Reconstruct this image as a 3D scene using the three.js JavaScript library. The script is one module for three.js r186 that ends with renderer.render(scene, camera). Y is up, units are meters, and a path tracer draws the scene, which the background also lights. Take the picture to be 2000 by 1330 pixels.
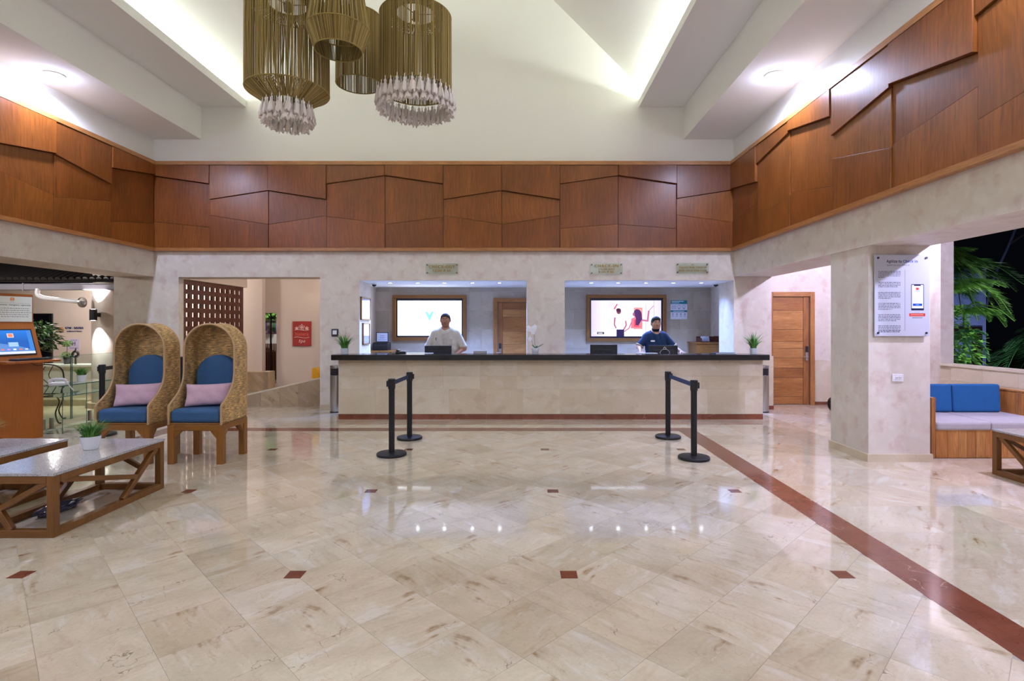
import * as THREE from 'three';
import { RoundedBoxGeometry } from 'three/addons/geometries/RoundedBoxGeometry.js';
import { mergeGeometries, mergeVertices } from 'three/addons/utils/BufferGeometryUtils.js';
import { RectAreaLightUniformsLib } from 'three/addons/lights/RectAreaLightUniformsLib.js';
import { FontLoader } from 'three/addons/loaders/FontLoader.js';
import { TextGeometry } from 'three/addons/geometries/TextGeometry.js';

// ------------------------------------------------------------------ camera, sky, exposure, large lights
const scene = new THREE.Scene();
scene.background = new THREE.Color(0.0012, 0.0014, 0.0022);          // night sky
const camera = new THREE.PerspectiveCamera(64.25, 2000 / 1330, 0.05, 120);
camera.position.set(0, 1.55, 0);
camera.setViewOffset(2000, 1330, -18, 29, 2000, 1330);               // shifted lens: verticals stay vertical
scene.add(camera);
const renderer = new THREE.WebGLRenderer({ antialias: true });
renderer.toneMapping = THREE.LinearToneMapping;
renderer.toneMappingExposure = 1.18;
renderer.shadowMap.enabled = true;
RectAreaLightUniformsLib.init();

const COOL = new THREE.Color(0.60, 0.67, 1.0), WARM = new THREE.Color(0.92, 0.99, 0.92), OFFICE = new THREE.Color(0.24, 0.40, 1.0);
const LOUNGE = new THREE.Color(0.66, 0.64, 1.0), PATIO = new THREE.Color(1.0, 0.93, 0.90);
const I = { cove: 94, down: 27, downSpill: 0.7, office: 15, lounge: 17, patio: 8, sconce: 9, alcove: 6, tv: 0.9, garden: 14 };

const Zback = -10.05, XL = -6.81, XR = 3.94, Yc = 5.0;

function rect(color, nits, w, h, pos, target) {
  const l = new THREE.RectAreaLight(color, nits, w, h); l.position.set(...pos); l.lookAt(...target); scene.add(l); return l;
}
function point(color, cd, pos, rad = 1) {
  const l = new THREE.PointLight(color, cd, 0, 2); l.position.set(...pos); l.castShadow = true; l.shadow.radius = rad; scene.add(l); return l;
}
function spot(color, cd, pos, target, angle, pen = 0.5, rad = 1) {
  const l = new THREE.SpotLight(color, cd, 0, angle, pen, 2); l.position.set(...pos); l.target.position.set(...target); l.castShadow = true; l.shadow.radius = rad; scene.add(l, l.target); return l;
}

// ------------------------------------------------------------------ helpers
function rng(seed) { let a = seed >>> 0; return () => { a = (a + 0x6D2B79F5) | 0; let t = Math.imul(a ^ (a >>> 15), 1 | a); t = (t + Math.imul(t ^ (t >>> 7), 61 | t)) ^ t; return ((t ^ (t >>> 14)) >>> 0) / 4294967296; }; }
const R0 = rng(7);
const V = (x, y, z) => new THREE.Vector3(x, y, z);
const lerp = (a, b, t) => a + (b - a) * t, clamp = (x, a = 0, b = 1) => Math.min(b, Math.max(a, x));
const sstep = (a, b, x) => { const t = clamp((x - a) / (b - a)); return t * t * (3 - 2 * t); };
const used = {};
function numbered(n) { used[n] = (used[n] ?? -1) + 1; return used[n] ? `${n}_${String(used[n]).padStart(3, '0')}` : n; }
function part(parent, name, geo, mat, pos, rotY, label) {
  const m = new THREE.Mesh(geo, mat); m.name = name; m.castShadow = m.receiveShadow = true;
  if (pos) m.position.set(...pos); if (rotY) m.rotation.y = rotY; if (label) m.userData.label = label;
  parent.add(m); return m;
}
function thing(name, label, category, pos = [0, 0, 0], rotY = 0, group) {
  const o = new THREE.Group(); o.name = numbered(name); o.position.set(...pos); o.rotation.y = rotY;
  o.userData = { label, category }; if (group) o.userData.group = group; scene.add(o); return o;
}
function copyOf(src, base, label, pos, rotY = src.rotation.y) {
  const o = src.clone(); o.name = numbered(base); o.userData = { ...src.userData, label }; o.position.set(...pos); o.rotation.y = rotY; scene.add(o); return o;
}
function struct(name) { const o = new THREE.Group(); o.name = name; o.userData = { kind: 'structure' }; scene.add(o); return o; }
// texture coordinates in metres from the dominant axis of each face
function muv(g, swap = false, ou = 0, ov = 0) {
  if (g.index) g = g.toNonIndexed();
  const p = g.attributes.position, n = p.count, uv = new Float32Array(n * 2), a = V(), b = V(), c = V();
  for (let i = 0; i < n; i += 3) {
    a.fromBufferAttribute(p, i); b.fromBufferAttribute(p, i + 1); c.fromBufferAttribute(p, i + 2);
    const N = b.clone().sub(a).cross(c.clone().sub(a)), ax = Math.abs(N.x), ay = Math.abs(N.y), az = Math.abs(N.z);
    [a, b, c].forEach((q, k) => {
      let u, v; if (ay >= ax && ay >= az) { u = q.x; v = q.z; } else if (ax > az) { u = q.z; v = q.y; } else { u = q.x; v = q.y; }
      if (swap) [u, v] = [v, u];
      uv[(i + k) * 2] = u + ou; uv[(i + k) * 2 + 1] = v + ov;
    });
  }
  g.setAttribute('uv', new THREE.BufferAttribute(uv, 2)); return g;
}
const bx = (w, h, d, x = 0, y = 0, z = 0, swap = false) => muv(new THREE.BoxGeometry(w, h, d).translate(x, y, z), swap);
const span = (x0, x1, y0, y1, z0, z1, swap = false) => bx(x1 - x0, y1 - y0, Math.abs(z1 - z0), (x0 + x1) / 2, (y0 + y1) / 2, (z0 + z1) / 2, swap);
const rb = (w, h, d, r, x = 0, y = 0, z = 0, seg = 2, swap = false) => muv(new RoundedBoxGeometry(w, h, d, seg, r).translate(x, y, z), swap);
// square bar from p to q, grain (v) along its length
function bar(p, q, w, h, up = V(0, 1, 0)) {
  const d = q.clone().sub(p), L = d.length(); d.normalize();
  const r = Math.min(w, h) * 0.12, g = muv(new RoundedBoxGeometry(w, L, h, 1, r));
  let x = V().crossVectors(d, up); if (x.lengthSq() < 1e-6) x = V(1, 0, 0); x.normalize(); const z = V().crossVectors(x, d);
  g.applyMatrix4(new THREE.Matrix4().makeBasis(x, d, z).setPosition(p.clone().add(q).multiplyScalar(0.5))); return g;
}
const tube = (pts, r, seg = 24, rs = 8, closed = false) => { const g = new THREE.TubeGeometry(new THREE.CatmullRomCurve3(pts, closed), seg, r, rs, closed); return g.toNonIndexed(); };
const lathe = (prof, seg = 24) => new THREE.LatheGeometry(prof.map(([x, y]) => new THREE.Vector2(x, y)), seg).toNonIndexed();
const cyl = (r0, r1, h, x = 0, y = 0, z = 0, seg = 24) => new THREE.CylinderGeometry(r0, r1, h, seg).translate(x, y, z).toNonIndexed();
const merge = (l) => mergeGeometries(l.map((g) => { g = g.index ? g.toNonIndexed() : g; for (const k of Object.keys(g.attributes)) if (!['position', 'normal', 'uv'].includes(k)) g.deleteAttribute(k); return g; }));
function prism(poly, t, bev = 0.002, z0 = 0) {             // polygon in x,y pulled along +z from z0 to z0 + t
  const s = new THREE.Shape(poly.map(([x, y]) => new THREE.Vector2(x, y)));
  const g = new THREE.ExtrudeGeometry(s, bev ? { depth: t - 2 * bev, bevelEnabled: true, bevelSize: bev, bevelThickness: bev, bevelOffset: -bev, bevelSegments: 1, curveSegments: 8 } : { depth: t, bevelEnabled: false, curveSegments: 8 });
  return g.translate(0, 0, z0 + bev);
}

// ------------------------------------------------------------------ noise and textures
const PERM = new Uint8Array(512), GX = new Float32Array(256), GY = new Float32Array(256);
{ const r = rng(99), p = [...Array(256).keys()]; for (let i = 255; i > 0; i--) { const j = (r() * (i + 1)) | 0; [p[i], p[j]] = [p[j], p[i]]; } for (let i = 0; i < 512; i++) PERM[i] = p[i & 255]; for (let i = 0; i < 256; i++) { const a = r() * 6.2832; GX[i] = Math.cos(a); GY[i] = Math.sin(a); } }
function pn(x, y, px, py, s) {
  const xf = Math.floor(x), yf = Math.floor(y), fx = x - xf, fy = y - yf;
  const x0 = ((xf % px) + px) % px, y0 = ((yf % py) + py) % py, x1 = (x0 + 1) % px, y1 = (y0 + 1) % py;
  const h = (a, b) => PERM[(PERM[(a + s) & 255] + b + s * 7) & 255];
  const u = fx * fx * fx * (fx * (fx * 6 - 15) + 10), v = fy * fy * fy * (fy * (fy * 6 - 15) + 10);
  const a = h(x0, y0), b = h(x1, y0), c = h(x0, y1), d = h(x1, y1);
  const n0 = GX[a] * fx + GY[a] * fy, n1 = GX[b] * (fx - 1) + GY[b] * fy, n2 = GX[c] * fx + GY[c] * (fy - 1), n3 = GX[d] * (fx - 1) + GY[d] * (fy - 1);
  return (n0 + (n1 - n0) * u + ((n2 + (n3 - n2) * u) - (n0 + (n1 - n0) * u)) * v) * 1.45;
}
function fbm(u, v, fx, fy, oct, s) { let a = 0, w = 0.55; for (let i = 0; i < oct; i++) { a += w * pn(u * fx, v * fy, fx, fy, s + i * 13); fx *= 2; fy *= 2; w *= 0.52; } return a; }
function dtex(w, h, fn, size = [1, 1], srgb = true) {
  const d = new Uint8Array(w * h * 4), o = [0, 0, 0, 255];
  for (let y = 0, i = 0; y < h; y++) for (let x = 0; x < w; x++, i += 4) { o[3] = 255; fn(x / w, y / h, o); d[i] = clamp(o[0], 0, 255); d[i + 1] = clamp(o[1], 0, 255); d[i + 2] = clamp(o[2], 0, 255); d[i + 3] = clamp(o[3], 0, 255); }
  const t = new THREE.DataTexture(d, w, h, THREE.RGBAFormat); t.wrapS = t.wrapT = THREE.RepeatWrapping; t.magFilter = THREE.LinearFilter; t.minFilter = THREE.LinearMipmapLinearFilter; t.generateMipmaps = true;
  if (srgb) t.colorSpace = THREE.SRGBColorSpace; t.repeat.set(1 / size[0], 1 / size[1]); t.needsUpdate = true; return t;
}
function canvasTex(w, h, draw) { const c = document.createElement('canvas'); c.width = w; c.height = h; draw(c.getContext('2d'), w, h); const t = new THREE.CanvasTexture(c); t.colorSpace = THREE.SRGBColorSpace; return t; }
const mix3 = (o, c, k) => { o[0] += (c[0] - o[0]) * k; o[1] += (c[1] - o[1]) * k; o[2] += (c[2] - o[2]) * k; };

const T = {};
// cream marble: fine clouding, oblique streaks, brown patches with whitish rims, hair cracks
T.marble = dtex(1792, 1792, (u, v, o) => {
  const wx = fbm(u, v, 5, 5, 4, 1), wy = fbm(u, v, 5, 5, 4, 41);
  const U = u + 0.035 * wx, W = v + 0.035 * wy;
  const cl = fbm(U, W, 6, 8, 6, 5), st = fbm(U, W + u, 5, 18, 6, 21), gr = fbm(u, v, 100, 110, 3, 71), big = fbm(u, v, 2, 2, 2, 61);
  const k = cl * 16 + st * 8 + big * 8 + gr * 7;
  o[0] = 212 + k; o[1] = 198 + k * 1.02; o[2] = 173 + k * 1.08;
  const pm = sstep(0.05, 0.42, fbm(u, v, 6, 6, 3, 77)), pt = fbm(U, W + u, 7, 24, 6, 33), mott = fbm(u, v, 34, 44, 4, 83);
  mix3(o, [228, 222, 210], sstep(0.1, 0.5, fbm(U, W + u, 6, 16, 6, 91) + 0.25 * mott) * 0.6);
  mix3(o, [178, 152, 120], sstep(0.1, 0.5, pt + 0.35 * mott) * (0.22 + 0.6 * pm));
  mix3(o, [132, 104, 78], sstep(0.34, 0.7, pt + 0.45 * mott) * pm * 0.8);
  const cr = Math.abs(fbm(U, W, 6, 6, 6, 113)), cm = sstep(0.12, 0.42, fbm(u, v, 7, 7, 3, 131));
  mix3(o, [120, 102, 84], sstep(0.009, 0.002, cr) * cm * 0.55);
  const c2 = Math.abs(fbm(U, W + u, 5, 14, 6, 151));
  mix3(o, [234, 229, 220], sstep(0.022, 0.002, c2) * sstep(-0.1, 0.4, cl) * 0.5);
  mix3(o, [176, 152, 124], sstep(0.016, 0.002, Math.abs(fbm(U, W, 12, 12, 5, 171))) * 0.3);
}, [2.4, 2.4]);
// quieter cut of the same stone for walls and the counter front
T.cream = dtex(1024, 1024, (u, v, o) => {
  const wx = fbm(u, v, 4, 4, 4, 3), U = u + 0.04 * wx, W = v + 0.04 * fbm(u, v, 4, 4, 4, 43), cl = fbm(U, W, 5, 5, 6, 7), gr = fbm(u, v, 70, 70, 3, 73);
  const k = cl * 11 + gr * 5; o[0] = 212 + k; o[1] = 199 + k * 1.04; o[2] = 175 + k * 1.1;
  mix3(o, [190, 168, 142], sstep(0.14, 0.55, fbm(U, W, 8, 11, 6, 27)) * 0.42); mix3(o, [228, 222, 212], sstep(0.16, 0.5, fbm(U, W, 7, 9, 6, 57)) * 0.45);
  mix3(o, [150, 124, 98], sstep(0.009, 0.002, Math.abs(fbm(U, W, 4, 4, 6, 87))) * sstep(0.12, 0.4, fbm(u, v, 5, 5, 3, 97)) * 0.45);
}, [2.4, 2.4]);
T.marbleR = dtex(512, 512, (u, v, o) => { const k = 16 + 7 * fbm(u, v, 6, 6, 4, 3) ; o[0] = o[1] = o[2] = k + 5 * sstep(0.1, 0.5, fbm(u, v, 3, 3, 3, 9)); }, [1.5, 1.5], false);
T.red = dtex(768, 768, (u, v, o) => {
  const wx = fbm(u, v, 3, 3, 3, 2), cl = fbm(u + 0.1 * wx, v, 6, 6, 5, 15); const k = cl * 22;
  o[0] = 146 + k; o[1] = 82 + k * 0.7; o[2] = 60 + k * 0.6;
  const c = Math.abs(fbm(u + 0.08 * wx, v + 0.05 * cl, 4, 4, 4, 27)); mix3(o, [222, 190, 166], sstep(0.02, 0.003, c) * sstep(0, 0.3, fbm(u, v, 3, 3, 2, 8)) * 0.8);
  const c2 = Math.abs(fbm(u, v, 9, 9, 3, 37)); mix3(o, [96, 44, 32], sstep(0.03, 0.0, c2) * 0.4);
}, [1.2, 1.2]);
// polished stucco
T.stucco = dtex(1024, 1024, (u, v, o) => {
  const wx = fbm(u, v, 4, 4, 3, 4), k = 9 * fbm(u + 0.05 * wx, v, 5, 5, 5, 6) + 5 * fbm(u, v, 24, 24, 3, 16);
  o[0] = 212 + k; o[1] = 202 + k * 1.06; o[2] = 189 + k * 1.15;
  mix3(o, [196, 170, 158], sstep(0.08, 0.5, fbm(u + 0.06 * wx, v + 0.04 * wx, 10, 10, 6, 26)) * 0.5); mix3(o, [226, 220, 212], sstep(0.1, 0.5, fbm(u, v + 0.05 * wx, 13, 9, 5, 56)) * 0.4);
  mix3(o, [178, 150, 132], sstep(0.012, 0.002, Math.abs(fbm(u, v, 12, 12, 4, 36))) * sstep(0.1, 0.4, fbm(u, v, 5, 5, 2, 46)) * 0.45);
}, [2.1, 2.1]);
T.stuccoB = dtex(512, 512, (u, v, o) => { o[0] = o[1] = o[2] = 128 + 60 * fbm(u, v, 9, 9, 4, 3) + 40 * fbm(u, v, 60, 60, 2, 8); }, [1.05, 1.05], false);
T.fine = dtex(512, 512, (u, v, o) => { o[0] = o[1] = o[2] = 128 + 70 * fbm(u, v, 40, 40, 3, 5); }, [0.5, 0.5], false);
// veneer: grain along v
const woodFn = (c0, c1, c2, s, ga = 0.42, fa = 0.22) => (u, v, o) => {
  const w = fbm(u, v, 3, 2, 3, s), g = fbm(u + 0.02 * w, v, 60, 3, 4, s + 9), f = Math.sin((u * 14 + 2.6 * w + 0.5 * fbm(u, v, 5, 2, 2, s + 3)) * 6.2832), fine = fbm(u, v, 220, 8, 2, s + 21);
  const t = clamp(0.5 + 0.36 * w + ga * g + 0.1 * f + fa * fine + 0.12 * fbm(u, v, 9, 14, 4, s + 31));
  o[0] = lerp(c0[0], c1[0], t); o[1] = lerp(c0[1], c1[1], t); o[2] = lerp(c0[2], c1[2], t);
  mix3(o, c2, sstep(0.25, 0.6, -g + 0.25 * f) * 0.4);
};
T.panel = dtex(1024, 1024, woodFn([106, 58, 20], [150, 88, 36], [78, 41, 14], 11, 0.26, 0.10), [1.1, 1.7]);
T.oak = dtex(768, 768, woodFn([144, 92, 46], [212, 158, 98], [98, 60, 30], 51, 0.34, 0.12), [0.5, 1.2]);
T.frame = dtex(512, 512, woodFn([118, 76, 30], [154, 104, 46], [90, 54, 20], 81, 0.3, 0.14), [0.3, 0.8]);
T.kiosk = dtex(512, 512, woodFn([150, 82, 20], [172, 98, 28], [136, 72, 16], 31, 0.2, 0.1), [0.6, 1.4]);
T.lattice = dtex(256, 256, woodFn([88, 40, 24], [112, 56, 34], [66, 30, 18], 71), [0.3, 0.9]);
// light speckled granite, and the near-black granite of the counter
T.granite = dtex(768, 768, (u, v, o) => {
  const a = fbm(u, v, 60, 60, 3, 3), b = fbm(u, v, 90, 90, 2, 33), c = fbm(u, v, 12, 12, 3, 63); const k = a * 30 + c * 14;
  o[0] = 176 + k; o[1] = 174 + k; o[2] = 175 + k;
  mix3(o, [70, 70, 78], sstep(0.16, 0.45, b) * 0.85); mix3(o, [166, 142, 124], sstep(0.3, 0.55, fbm(u, v, 40, 40, 2, 93)) * 0.6); mix3(o, [244, 242, 240], sstep(0.3, 0.5, -b) * 0.6);
}, [0.8, 0.8]);
T.black = dtex(512, 512, (u, v, o) => { const a = fbm(u, v, 80, 80, 2, 3); const k = 26 + a * 12; o[0] = k; o[1] = k; o[2] = k + 3; mix3(o, [120, 112, 96], sstep(0.42, 0.6, fbm(u, v, 55, 55, 2, 23)) * 0.6); }, [0.6, 0.6]);
T.cloth = dtex(256, 256, (u, v, o) => { const a = Math.sin(u * 64 * 6.2832), b = Math.sin(v * 64 * 6.2832); o[0] = o[1] = o[2] = 128 + 60 * ((((u * 64) | 0) + ((v * 64) | 0)) % 2 ? a : b) * 0.8 + 30 * fbm(u, v, 40, 40, 2, 5); }, [0.16, 0.16], false);
T.clothC = dtex(256, 256, (u, v, o) => { const k = 232 + 20 * fbm(u, v, 48, 48, 3, 15) + 10 * fbm(u, v, 5, 5, 2, 25); o[0] = o[1] = o[2] = k; }, [0.3, 0.3]);
// wicker: weavers along u over stakes, uneven, with a few gaps
{
  const row = 17, col = 9;
  const wk = (u, v) => {
    const wob = 0.9 * fbm(u, v, 5, 9, 3, 3), y = v * row * 2 + wob, r = Math.floor(y), fy = y - r, x = u * col * 2 + 0.25 * fbm(u, v, 4, 4, 2, 19), c = Math.floor(x), fx = x - c;
    const over = (((r % 2) + 2) % 2) === (((c % 2) + 2) % 2), h = Math.sin(fy * Math.PI), bow = Math.sin(fx * Math.PI);
    const tone = fbm(u, v, 7, row * 2, 3, 13) + 0.5 * fbm(u, v, 3, 3, 3, 43);
    return [Math.pow(Math.max(h, 0), 0.6) * (over ? 0.6 + 0.4 * bow : 0.8 - 0.4 * bow), tone, h, over, bow];
  };
  T.wicker = dtex(768, 768, (u, v, o) => { const [h, t, hh, ov, bow] = wk(u, v); const s = 1 + 0.55 * t + 0.16 * fbm(u, v, 40, 90, 2, 8); o[0] = 204 * s; o[1] = 166 * s; o[2] = 108 * s; mix3(o, [112, 80, 44], (1 - sstep(0.05, 0.5, h)) * 0.75); mix3(o, [232, 206, 150], sstep(0.25, 0.6, fbm(u, v, 9, 30, 3, 63)) * 0.5); }, [0.44, 0.44]);
  T.wickerB = dtex(768, 768, (u, v, o) => { const [h] = wk(u, v); o[0] = o[1] = o[2] = 30 + 210 * h; }, [0.44, 0.44], false);
  T.wickerA = dtex(768, 768, (u, v, o) => { const [h, t, hh, ov] = wk(u, v); const g = fbm(u, v, 12, 12, 3, 28); o[0] = o[1] = o[2] = (hh < 0.45 && g > 0.2) || (g > 0.4 && hh < 0.75 && !ov) ? 0 : 255; }, [0.44, 0.44], false);
}
const S = (hex, o = {}) => new THREE.MeshStandardMaterial({ color: hex, roughness: 0.6, ...o });
const P = (hex, o = {}) => new THREE.MeshPhysicalMaterial({ color: hex, roughness: 0.6, ...o });
const glow = (c, k) => new THREE.MeshStandardMaterial({ color: 0x111111, emissive: c, emissiveIntensity: k, roughness: 0.6 });
const grey = (k, t) => new THREE.Color(k * (t?.[0] ?? 1), k * (t?.[1] ?? 1), k * (t?.[2] ?? 1));
const M = {
  tile: [[1, 1, 1], [0.9, 0.885, 0.86], [0.98, 0.985, 0.99], [0.84, 0.82, 0.775], [0.96, 0.94, 0.9], [0.92, 0.925, 0.925]].map((c) => P(0xffffff, { color: new THREE.Color(...c), map: T.marble, roughnessMap: T.marbleR, roughness: 1, clearcoat: 0.5, clearcoatRoughness: 0.05 })),
  loungeTile: [[1, 1, 1.02], [0.95, 0.93, 0.94]].map((c) => P(0xffffff, { color: new THREE.Color(...c), map: T.marble, roughnessMap: T.marbleR, roughness: 1 })),
  red: [0.76, 0.66, 0.71].map((k) => S(0xffffff, { color: grey(k, [1, 1.06, 1.06]), map: T.red, roughness: 0.1 })),
  grout: S(0xa89c8a, { roughness: 0.9 }),
  stucco: S(0xffffff, { map: T.stucco, bumpMap: T.stuccoB, bumpScale: 0.0012, roughness: 0.55 }),
  stone: [[1, 1, 1], [0.93, 0.9, 0.85], [0.98, 0.97, 0.94], [0.95, 0.945, 0.93]].map((c) => S(0xffffff, { color: new THREE.Color(...c), map: T.cream, roughness: 0.42 })),
  officeStoneDim: [[0.74, 0.74, 0.78], [0.68, 0.68, 0.71], [0.78, 0.77, 0.8], [0.71, 0.71, 0.75]].map((c) => S(0xffffff, { color: new THREE.Color(...c), map: T.cream, roughness: 0.45 })),  // darker, cooler stone copy; the dim office light is put into its colour
  rampStone: [[0.62, 0.52, 0.42], [0.54, 0.45, 0.36], [0.68, 0.57, 0.46]].map((c) => S(0xffffff, { color: new THREE.Color(...c), map: T.marble, roughness: 0.5 })),
  white: S(0xf1f0e8, { bumpMap: T.fine, bumpScale: 0.0004, roughness: 0.9 }),
  officeCeil: S(0xe6e8ee, { roughness: 0.9 }),
  pinkWall: S(0xd2c1b4, { bumpMap: T.stuccoB, bumpScale: 0.0008, roughness: 0.85 }),
  panel: [[1, 1, 1], [0.88, 0.82, 0.8], [1, 0.92, 0.84], [0.8, 0.74, 0.72], [1, 1.0, 0.86], [0.92, 0.9, 0.88]].map((c) => P(0xffffff, { color: new THREE.Color(...c), map: T.panel, roughness: 0.36, specularIntensity: 0.7, clearcoat: 0.08, clearcoatRoughness: 0.22 })),
  trim: P(0xffffff, { map: T.oak, color: new THREE.Color(0.86, 0.78, 0.7), roughness: 0.38, clearcoat: 0.2, clearcoatRoughness: 0.3 }),
  oak: [[1, 0.97, 0.9], [0.66, 0.54, 0.44], [0.86, 0.77, 0.66], [1, 1, 1], [0.76, 0.64, 0.52]].map((c) => S(0xffffff, { color: new THREE.Color(...c), map: T.oak, roughness: 0.42 })),
  frame: S(0xffffff, { map: T.frame, roughness: 0.42 }),
  tableWood: S(0xffffff, { map: T.frame, color: new THREE.Color(0.72, 0.68, 0.58), roughness: 0.42 }),
  chairWood: S(0xffffff, { map: T.frame, color: new THREE.Color(1, 0.94, 0.8), roughness: 0.36 }),
  kiosk: S(0xffffff, { map: T.kiosk, roughness: 0.45 }),
  lattice: S(0xffffff, { map: T.lattice, color: new THREE.Color(0.75, 0.68, 0.62), roughness: 0.5 }),
  sofaWood: [[1, 0.9, 0.8], [0.8, 0.7, 0.6], [1, 1, 0.9]].map((c) => S(0xffffff, { color: new THREE.Color(...c), map: T.oak, roughness: 0.35 })),
  granite: S(0xffffff, { map: T.granite, roughness: 0.14 }),
  black: S(0xffffff, { map: T.black, roughness: 0.13 }),
  wicker: S(0xffffff, { map: T.wicker, bumpMap: T.wickerB, bumpScale: 0.006, alphaMap: T.wickerA, alphaTest: 0.5, roughness: 0.7, side: THREE.DoubleSide }),
  wickerRim: S(0xb8966a, { roughness: 0.65, bumpMap: T.fine, bumpScale: 0.002 }),
  navy: P(0x38608c, { map: T.clothC, bumpMap: T.cloth, bumpScale: 0.0008, roughness: 0.9, sheen: 0.3, sheenRoughness: 0.6, sheenColor: new THREE.Color(0.3, 0.45, 0.7) }),
  blue: P(0x1a62a0, { map: T.clothC, bumpMap: T.cloth, bumpScale: 0.0008, roughness: 0.9, sheen: 0.2, sheenRoughness: 0.6, sheenColor: new THREE.Color(0.2, 0.4, 0.8) }),
  pink: P(0xdfb8c6, { map: T.clothC, bumpMap: T.cloth, bumpScale: 0.0006, roughness: 0.92 }),
  seatGrey: P(0xc6bfc4, { map: T.clothC, bumpMap: T.cloth, bumpScale: 0.0006, roughness: 0.92 }),
  ink: S(0x17171b, { roughness: 0.45 }),
  inkMetal: S(0x1b1b1f, { roughness: 0.4, metalness: 0.2 }),
  belt: S(0x26304c, { roughness: 0.8 }),
  beltBlue: S(0x2c3c6c, { roughness: 0.8 }),
  steel: S(0xb4b2b0, { roughness: 0.28, metalness: 1 }),
  steelDark: S(0x55555a, { roughness: 0.35, metalness: 1 }),
  pot: S(0xe8e8ea, { roughness: 0.35 }),
  potGrey: S(0xc4cbcc, { roughness: 0.5 }),
  grass: [S(0x4f8a35, { roughness: 0.55, side: THREE.DoubleSide }), S(0x3c6e2c, { roughness: 0.55, side: THREE.DoubleSide }), S(0x6aa344, { roughness: 0.55, side: THREE.DoubleSide })],
  glass: P(0xf2fbf7, { transmission: 1, thickness: 0, roughness: 0.02, ior: 1.5 }),
  glassEdge: P(0x4d8a78, { transmission: 0.4, thickness: 0, roughness: 0.15, ior: 1.5 }),
  plate: P(0xf3f8f2, { transmission: 0.95, thickness: 0, roughness: 0.05, ior: 1.5 }),
  gold: S(0x9a7a34, { roughness: 0.4, metalness: 0.5 }),
  string: S(0x8f7a3f, { roughness: 0.9 }),
  string3: S(0x6c5628, { roughness: 0.9 }),
  string2: S(0xa58d55, { roughness: 0.9 }),
  tassel: S(0xe4d9ce, { roughness: 0.95 }),
  plastic: S(0xe4e4e6, { roughness: 0.4 }),
  screenOff: S(0x0b0d14, { roughness: 0.25 }),
  leafDark: S(0x2f5a28, { roughness: 0.5, side: THREE.DoubleSide }), leafMid: S(0x5a8c3c, { roughness: 0.5, side: THREE.DoubleSide }), leafTeal: S(0x3f7448, { roughness: 0.5, side: THREE.DoubleSide }),
  bark: S(0x6a5a4c, { roughness: 0.9, bumpMap: T.fine, bumpScale: 0.01 }),
};

// ================================================================== THE SETTING
// ---- floors: every tile is a piece with its own edges; joints are recessed
const seen = (x, z) => { const d = -z; if (d < 0.6) return false; const px = 1018 + x * 1059 / d, py = 636 + 1641.5 / d; return px > -90 && px < 2090 && py < 1420; };
function tileGeo(poly, ang, ou, ov, y1 = 0, y0 = -0.004) {      // poly: [x,z] clockwise seen from above or not, fixed below
  let A = 0; for (let i = 0; i < poly.length; i++) { const [a, b] = poly[i], [c, d] = poly[(i + 1) % poly.length]; A += a * d - c * b; }
  if (A > 0) poly = poly.slice().reverse();
  const pos = [], nor = [], uv = [], ca = Math.cos(ang), sa = Math.sin(ang);
  const put = (x, y, z, n) => { pos.push(x, y, z); nor.push(...n); uv.push(x * ca - z * sa + ou, x * sa + z * ca + ov); };
  for (let i = 1; i < poly.length - 1; i++) for (const k of [0, i, i + 1]) put(poly[k][0], y1, poly[k][1], [0, 1, 0]);
  for (let i = 0; i < poly.length; i++) {
    const a = poly[i], b = poly[(i + 1) % poly.length], dx = b[0] - a[0], dz = b[1] - a[1], L = Math.hypot(dx, dz) || 1, n = [-dz / L, 0, dx / L];
    put(a[0], y1, a[1], n); put(a[0], y0, a[1], n); put(b[0], y0, b[1], n); put(a[0], y1, a[1], n); put(b[0], y0, b[1], n); put(b[0], y1, b[1], n);
  }
  const g = new THREE.BufferGeometry(); g.setAttribute('position', new THREE.Float32BufferAttribute(pos, 3)); g.setAttribute('normal', new THREE.Float32BufferAttribute(nor, 3)); g.setAttribute('uv', new THREE.Float32BufferAttribute(uv, 2)); return g;
}
function clip(poly, nx, nz, c) {                                      // keep nx*x + nz*z <= c
  const out = []; for (let i = 0; i < poly.length; i++) { const a = poly[i], b = poly[(i + 1) % poly.length], da = nx * a[0] + nz * a[1] - c, db = nx * b[0] + nz * b[1] - c; if (da <= 0) out.push(a); if ((da < 0 && db > 0) || (da > 0 && db < 0)) { const t = da / (da - db); out.push([a[0] + t * (b[0] - a[0]), a[1] + t * (b[1] - a[1])]); } } return out;
}
const areaOf = (p) => { let A = 0; for (let i = 0; i < p.length; i++) { const [a, b] = p[i], [c, d] = p[(i + 1) % p.length]; A += a * d - c * b; } return Math.abs(A / 2); };
const shrink = (p, gap) => { let cx = 0, cz = 0; for (const q of p) { cx += q[0] / p.length; cz += q[1] / p.length; } return p.map(([x, z]) => { const L = Math.hypot(x - cx, z - cz) || 1, k = Math.max(0, 1 - gap * 1.2 / L); return [cx + (x - cx) * k, cz + (z - cz) * k]; }); };
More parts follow.
